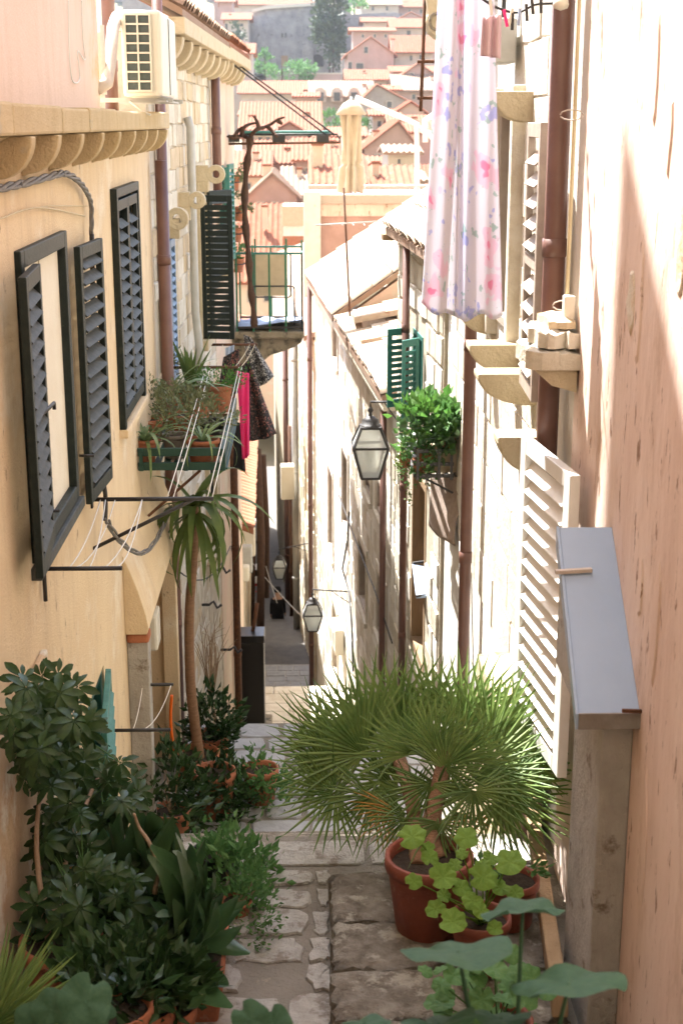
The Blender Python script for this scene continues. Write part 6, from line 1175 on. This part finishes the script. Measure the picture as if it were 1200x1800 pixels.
far_house('tiled_house', 'ribbed red roof left of the closed parasol', 552, 640, 330, 74, 10, 'side', 278, wall='facadepink', roof='tile', zbase=-20, chim=[(558, 256, 18, 45)])
far_house('tiled_house', 'tiled house with blue-grey vents right of the parasol', 640, 732, 345, 78, 10, 'side', 296, wall='fpink', roof='tile', zbase=-20, chim=[(660, 288, 12, 18)])
far_house('tiled_house', 'small pale house with ribbed tile roof under the pergola', 682, 735, 272, 92, 7, 'side', 262, wall='fcream', roof='tile3', zbase=-20, wins=[(701, 286, 5, 12)])
far_house('tiled_house', 'small pale house with a second tile roof beneath the pergola post', 676, 745, 322, 84, 7, 'side', 308, wall='fcream', roof='tile3', zbase=-20)
far_house('tiled_house', 'long orange roof behind the vine trunk on the left', 395, 470, 312, 113, 12, 'side', 268, wall='facadepink', roof='tile2', zbase=-20, chim=[(450, 270, 10, 12)])
far_house('tiled_house', 'orange roofed house with tall pale chimneys above the awning arm', 440, 520, 290, 119, 10, 'side', 250, wall='fpink', roof='tile2', zbase=-20, chim=[(512, 262, 20, 40), (545, 258, 16, 40)])
far_house('tiled_house', 'pinkish roofed house behind the long white chimney', 520, 610, 285, 108, 10, 'side', 246, wall='fpink', roof='tile', zbase=-16, chim=[(585, 250, 10, 18)])
far_house('tiled_house', 'orange roof with red chimneys right of the parasol top', 640, 735, 262, 118, 12, 'gable', apex=(700, 215), wall='fpink', roof='tile2', zbase=-16, chim=[(660, 232, 10, 16), (690, 238, 10, 16), (722, 236, 9, 16)])
far_house('tiled_house', 'large pale orange roof above the awning arm', 425, 560, 245, 135, 16, 'side', 182, wall='fpink', roof='tile2', zbase=-14, chim=[(443, 205, 12, 20), (538, 200, 10, 18), (500, 212, 10, 14)])
far_house('tiled_house', 'low broad roof half hidden by the parasol top', 545, 640, 242, 140, 10, 'side', 226, wall='fcream', roof='tile2', zbase=-14)
far_house('tiled_house', 'row of small red roofs beside the pergola arm', 690, 790, 235, 140, 12, 'side', 205, wall='fpink', roof='tile', zbase=-14, wins=[(715, 242, 5, 6), (730, 242, 5, 6)], chim=[(705, 212, 9, 14), (728, 208, 9, 14)])
far_house('dormer_house', 'long stone house with two round dormers under a pale roof', 549, 652, 172, 190, 9, 'side', 144, wall='fwall', roof='tile3', wins=[(562, 196, 5, 7), (578, 196, 6, 12), (610, 196, 6, 12)], chim=[(640, 150, 6, 14)])
far_house('gabled_house', 'grey gabled house with one small square window', 625, 730, 186, 178, 14, 'gable', apex=(662, 150), wall='fwall', roof='tile2', wins=[(684, 184, 8, 10)])
far_house('tiled_house', 'low cream house with a red end roof below the fortress', 424, 545, 166, 205, 10, 'side', 144, wall='fcream', roof='tile2', wins=[(450, 185, 4, 6)], chim=[(508, 172, 14, 16)])
far_house('tall_house', 'tall pale grey house beside the left cornice', 392, 442, 96, 215, 10, 'side', 78, wall='fcream', roof='tile2', wins=[(405, 130, 4, 8)])
far_house('gabled_house', 'rubble stone gable house with a brown attic window and satellite dish', 611, 692, 95, 230, 16, 'gable', apex=(651, 66), wall='fpink', roof='tile2', wins=[(643, 88, 6, 10), (632, 120, 12, 16), (615, 118, 6, 16)], chim=[(690, 70, 6, 12)])
far_house('tiled_house', 'cream house with a row of rooftop ornaments right of the stone gable', 693, 760, 94, 236, 9, 'side', 64, wall='fcream', roof='tile', wins=[(740, 104, 6, 14), (722, 102, 4, 8)], chim=[(702, 78, 4, 10), (714, 76, 4, 10), (726, 76, 4, 10)])
far_house('gabled_house', 'pale gable house with shuttered window at the right edge of the town', 694, 778, 142, 205, 14, 'gable', apex=(735, 112), wall='fpink', roof='tile2', wins=[(723, 132, 6, 6), (716, 150, 9, 14), (736, 148, 8, 20)], chim=[(712, 150, 10, 16)])
far_house('tiled_house', 'small hip of orange roof under the stone gable house', 612, 680, 142, 212, 8, 'side', 124, wall='fcream', roof='tile')
far_house('brick_house', 'pink walled terrace with red wall left of the upper right roofs', 620, 690, 56, 262, 8, 'side', 50, wall='fpink', roof='tile')
far_house('tiled_house', 'terracotta house rising at the upper right of the town', 690, 760, 50, 268, 9, 'side', 34, wall='fcream', roof='tile', wins=[(718, 58, 6, 8), (745, 58, 6, 8)], chim=[(720, 42, 6, 14)])
far_house('tiled_house', 'flat white roofed house at the upper left of the town', 395, 436, 36, 290, 10, 'side', 24, wall='fcream', roof='tile2', wins=[(398, 48, 4, 12), (425, 44, 5, 5)])
far_house('stone_tower_house', 'pink stone block house at the top left behind the fortress', 385, 408, 5, 310, 12, 'side', -8, wall='fpink', roof='tile2', wins=[(397, 40, 3, 10)])
far_house('tiled_house', 'cream house with a low hipped roof at the top middle', 635, 700, 10, 330, 9, 'side', -4, wall='fcream', roof='tile3', wins=[(655, 15, 4, 6), (680, 15, 4, 6)])
far_house('tiled_house', 'roof of a house above the upper wall at the top right', 700, 770, 14, 335, 9, 'side', 0, wall='fpink', roof='tile', wins=[(720, 20, 4, 6), (740, 20, 4, 6), (757, 20, 4, 6)], chim=[(712, 5, 5, 10)])
far_house('tiled_house', 'broad orange roof at the top left above the fortress', 400, 560, 10, 345, 12, 'side', -10, wall='fcream', roof='tile2')
for i, (a, b, pe, pr_, Y, lab, ap_, wl, rf_) in enumerate([
 (555, 600, 262, 252, 128, 'small orange roof between the tall chimneys and the parasol', None, 'fpink', 'tile'), (430, 480, 232, 222, 126, 'narrow red roof left of the vine top', None, 'fcream', 'tile'),
 (476, 540, 236, 0, 130, 'little gabled house behind the awning arm', (508, 216), 'fpink', 'tile2'), (655, 700, 205, 195, 150, 'low red roof behind the pergola beam', None, 'fcream', 'tile'), (520, 556, 172, 164, 172, 'small red roof left of the dormer house', None, 'fpink', 'tile'),
 (425, 470, 205, 196, 146, 'orange roof below the low cream house', None, 'fpink', 'tile2'), (698, 745, 196, 0, 152, 'tiny gabled house right of the grey gable', (722, 180), 'fcream', 'tile'), (655, 700, 160, 152, 186, 'red lean-to roof behind the grey gable', None, 'fcream', 'tile'),
 (690, 760, 128, 118, 222, 'strip of orange roof above the right pale gable', None, 'fpink', 'tile'), (640, 690, 40, 32, 285, 'orange roof at the foot of the upper wall', None, 'fcream', 'tile'), (700, 745, 34, 0, 290, 'small gable under the top right roofs', (722, 22), 'fpink', 'tile2'), (540, 612, 160, 151, 196, 'long low roof behind the dormers', None, 'fcream', 'tile'), (600, 648, 262, 250, 122, 'red roof just right of the parasol', None, 'fpink', 'tile'), (655, 690, 292, 283, 100, 'short tiled roof left of the pergola post', None, 'fpink', 'tile')]):
    far_house('tiled_house', lab, a, b, pe, Y, 8, 'side' if ap_ is None else 'gable', pr_ or None, apex=ap_, wall=wl, roof=rf_)
dh = [o for o in col.objects if o.name.startswith('dormer_house')][0]
for px in (563, 592, 622):
    c = PY(px, 166, 189.5); k = 8; MB().prism([(c.x-.75, 189.5, c.z-.9), (c.x+.75, 189.5, c.z-.9)]+[(c.x+.75*math.cos(math.pi*i/k), 189.5, c.z+.1+.75*math.sin(math.pi*i/k)) for i in range(k+1)], (0, 3.5, 0)).build('dormer', 'fcream', dh); MB().box(c.x-.4, c.x+.4, 189.4, 189.48, c.z-.8, c.z+.25).build('dormer_window', 'glass', dh)
# fortress
ft = thing('fortress', 'massive grey stone fortress wall above the town', 'fortress', (-9, 300, 6))
def fpoly(pts, Y, dep, m, nm): MB().prism([PY(x, y, Y) for x, y in pts], (0, dep, 0)).build(nm, m, ft)
fpoly([(434, 60), (440, 30), (447, 28), (447, 20), (460, 17), (470, 14), (500, 13), (503, 10), (530, 11), (560, 8), (606, 8), (606, 130), (432, 130)], 300, 14, 'fort', 'wall'); fpoly([(533, 14), (548, 13), (552, 130), (530, 130)], 298.6, 1.5, 'fort', 'buttress'); fpoly([(440, 70), (452, 66), (458, 130), (434, 130)], 298.8, 1.3, 'fort', 'buttress')
fpoly([(606, 26), (690, 22), (742, 30), (742, 90), (606, 90)], 304, 10, 'fort', 'side_wall')
fpoly([(444, 22), (470, 15.5), (560, 9.5), (606, 9), (606, 4), (560, 4), (470, 9), (442, 17)], 299.5, 1.2, 'lime2', 'parapet')  # paler stone paints the sunlit top edge of the wall
for (x, y, w_, h_) in [(496, 62, 3, 7), (502, 62, 3, 7), (500, 107, 11, 17)]:
    c = PY(x, y, 300); MB().box(c.x-w_*.06, c.x+w_*.06, 299.8, 299.95, c.z-h_*.06, c.z+h_*.06).build('window', 'glass' if h_ < 10 else 'wood', ft)
c = PY(558, 106, 300); k = 10; MB().prism([(c.x-1.15, 299.7, c.z-1.2), (c.x+1.15, 299.7, c.z-1.2)]+[(c.x+1.15*math.cos(math.pi*i/k), 299.7, c.z+1.15*math.sin(math.pi*i/k)) for i in range(k+1)], (0, .25, 0)).build('archway', 'dark', ft)
for a, b, y0, y1, m_, lab in [(468, 548, 124, 150, 'fwall', 'low garden wall with climbing greens below the fortress'), (548, 600, 130, 160, 'fpink', 'pink terrace wall below the fortress arch'), (600, 625, 96, 150, 'fwall', 'pale stone pier beside the stone gable house')]:
    t = thing('garden_wall', lab, 'wall', PY((a+b)/2, y1, 262)); p, q = PY(a, y0, 262), PY(b, y1, 262); MB().box(p.x, q.x, 262, 264, q.z-3, p.z).build('wall', m_, t); MB().box(p.x-.1, q.x+.1, 261.9, 264.1, p.z+.003, p.z+.2).build('coping', 'lime2', t)
def tree(label, px, py, Y, rx, rz, n, size, seed, shape='tree', m='gtree'):
    c = PY(px, py, Y); zb = min(zg(Y)-.5, c.z-rz); t = thing('tree', label, 'tree', (c.x, Y, zb), 'trees in the town')
    MB().tube([(c.x, Y, zb), (c.x+.1, Y, c.z), (c.x, Y, c.z+rz*.6)], [rx*.09, rx*.07, rx*.03], 6).build('trunk', 'vine', t); scatter(c, (rx, rx, rz), n, size, seed=seed, ar=.7, dens=.30).build('crown', m, t, kind='stuff')
tree('tall dark cypress climbing in front of the fortress', 579, 30, 292, 2.3, 5.2, 1500, 1.0, 61); tree('lower hanging part of the dark foliage at the fortress corner', 585, 75, 290, 1.7, 3.5, 800, .9, 62)
tree('round green tree at the left foot of the fortress', 465, 108, 270, 1.3, 1.5, 400, .6, 63, m='gmid'); tree('dark green tree at the upper left of the fortress', 416, 66, 285, 1.4, 1.8, 400, .6, 64)
for i, (px, py, rx, lab) in enumerate([(495, 124, 2.2, 'left'), (525, 118, 2.4, 'middle'), (540, 128, 1.2, 'right')]): tree(lab+' green bush on the fortress garden terrace', px, py, 258, rx, 1.1, 380, .5, 65+i, m='gmid')
tree('green bush among the roofs above the parasol', 588, 216, 150, 1.2, .8, 320, .35, 70, m='gmid'); tree('small bush right of the dormer house', 640, 225, 152, .8, .7, 200, .3, 71, m='gmid'); tree('flat green crown at the top middle of the town', 622, 12, 320, 2.6, 1.2, 300, .7, 72, m='gmid')
# other houses around the slope, outside and between the ones above
k = 0
for Y in (95, 125, 160, 200, 245, 285, 350, 380, 420, 470):
    for i in range(-3, 4):
        x = i*Y*.062+U(-2, 2)+(.02*Y); 
        dense = Y > 340
        if not dense and -.06*Y < x < .085*Y: continue
        if abs(x) < 4 and Y < 100: continue
        zt_ = zg(Y)+U(5, 8); w_ = U(4, 8)*(1+Y/400); r = ray(600, 900); pxc = 0
        # convert to the pixel-driven builder's inputs through real positions
        v = Vector((x-w_/2, Y, zt_)); v2 = Vector((x+w_/2, Y, zt_))
        def topx(q): d = q; return 600+2500*d.dot(RT)/d.dot(FWD), 900-2500*d.dot(UP)/d.dot(FWD)
        a, b = topx(v), topx(v2); c = topx(Vector((x, Y+5, zt_+2.2)))
        inv = 380 < b[0] and a[0] < 790 and c[1] > -60 and c[1] < 400
        wl = rnd.choice(['fcream', 'fpink', 'fwall'])
        far_house('hillside_house', ('%s house %s on the far slope, in the %s row' % ({'fcream': 'cream walled', 'fpink': 'pink walled', 'fwall': 'grey stone'}[wl], ['far left', 'left', 'left of centre', 'middle', 'right of centre', 'right', 'far right'][i+3], {350: 'lowest', 380: 'second lowest', 420: 'second highest', 470: 'highest'}.get(Y, 'middle'))) if inv and dense else 'terracotta-roofed house on the far slope outside the gap of the lane', a[0], b[0], a[1], Y, 10, 'side', c[1], wall=wl, roof=rnd.choice(['tile', 'tile2', 'tile3']), group=None if inv and dense else 'houses on the far slope', wins=[(a[0]+(b[0]-a[0])*q, a[1]+9*200/Y, 5*200/Y, 8*200/Y) for q in (.25, .6)])
        k += 1
# air over the town
hz = MB().box(-190, 190, -20, 620, -24, 150).build('haze', None, kind='stuff'); hm = bpy.data.materials.new('haze'); hm.use_nodes = True; n_ = hm.node_tree.nodes; n_.clear(); o_ = n_.new('ShaderNodeOutputMaterial'); v_ = n_.new('ShaderNodeVolumePrincipled'); v_.inputs['Density'].default_value = HAZE; v_.inputs['Color'].default_value = (.93, .95, 1, 1); hm.node_tree.links.new(v_.outputs[0], o_.inputs['Volume']); hz.data.materials.append(hm)
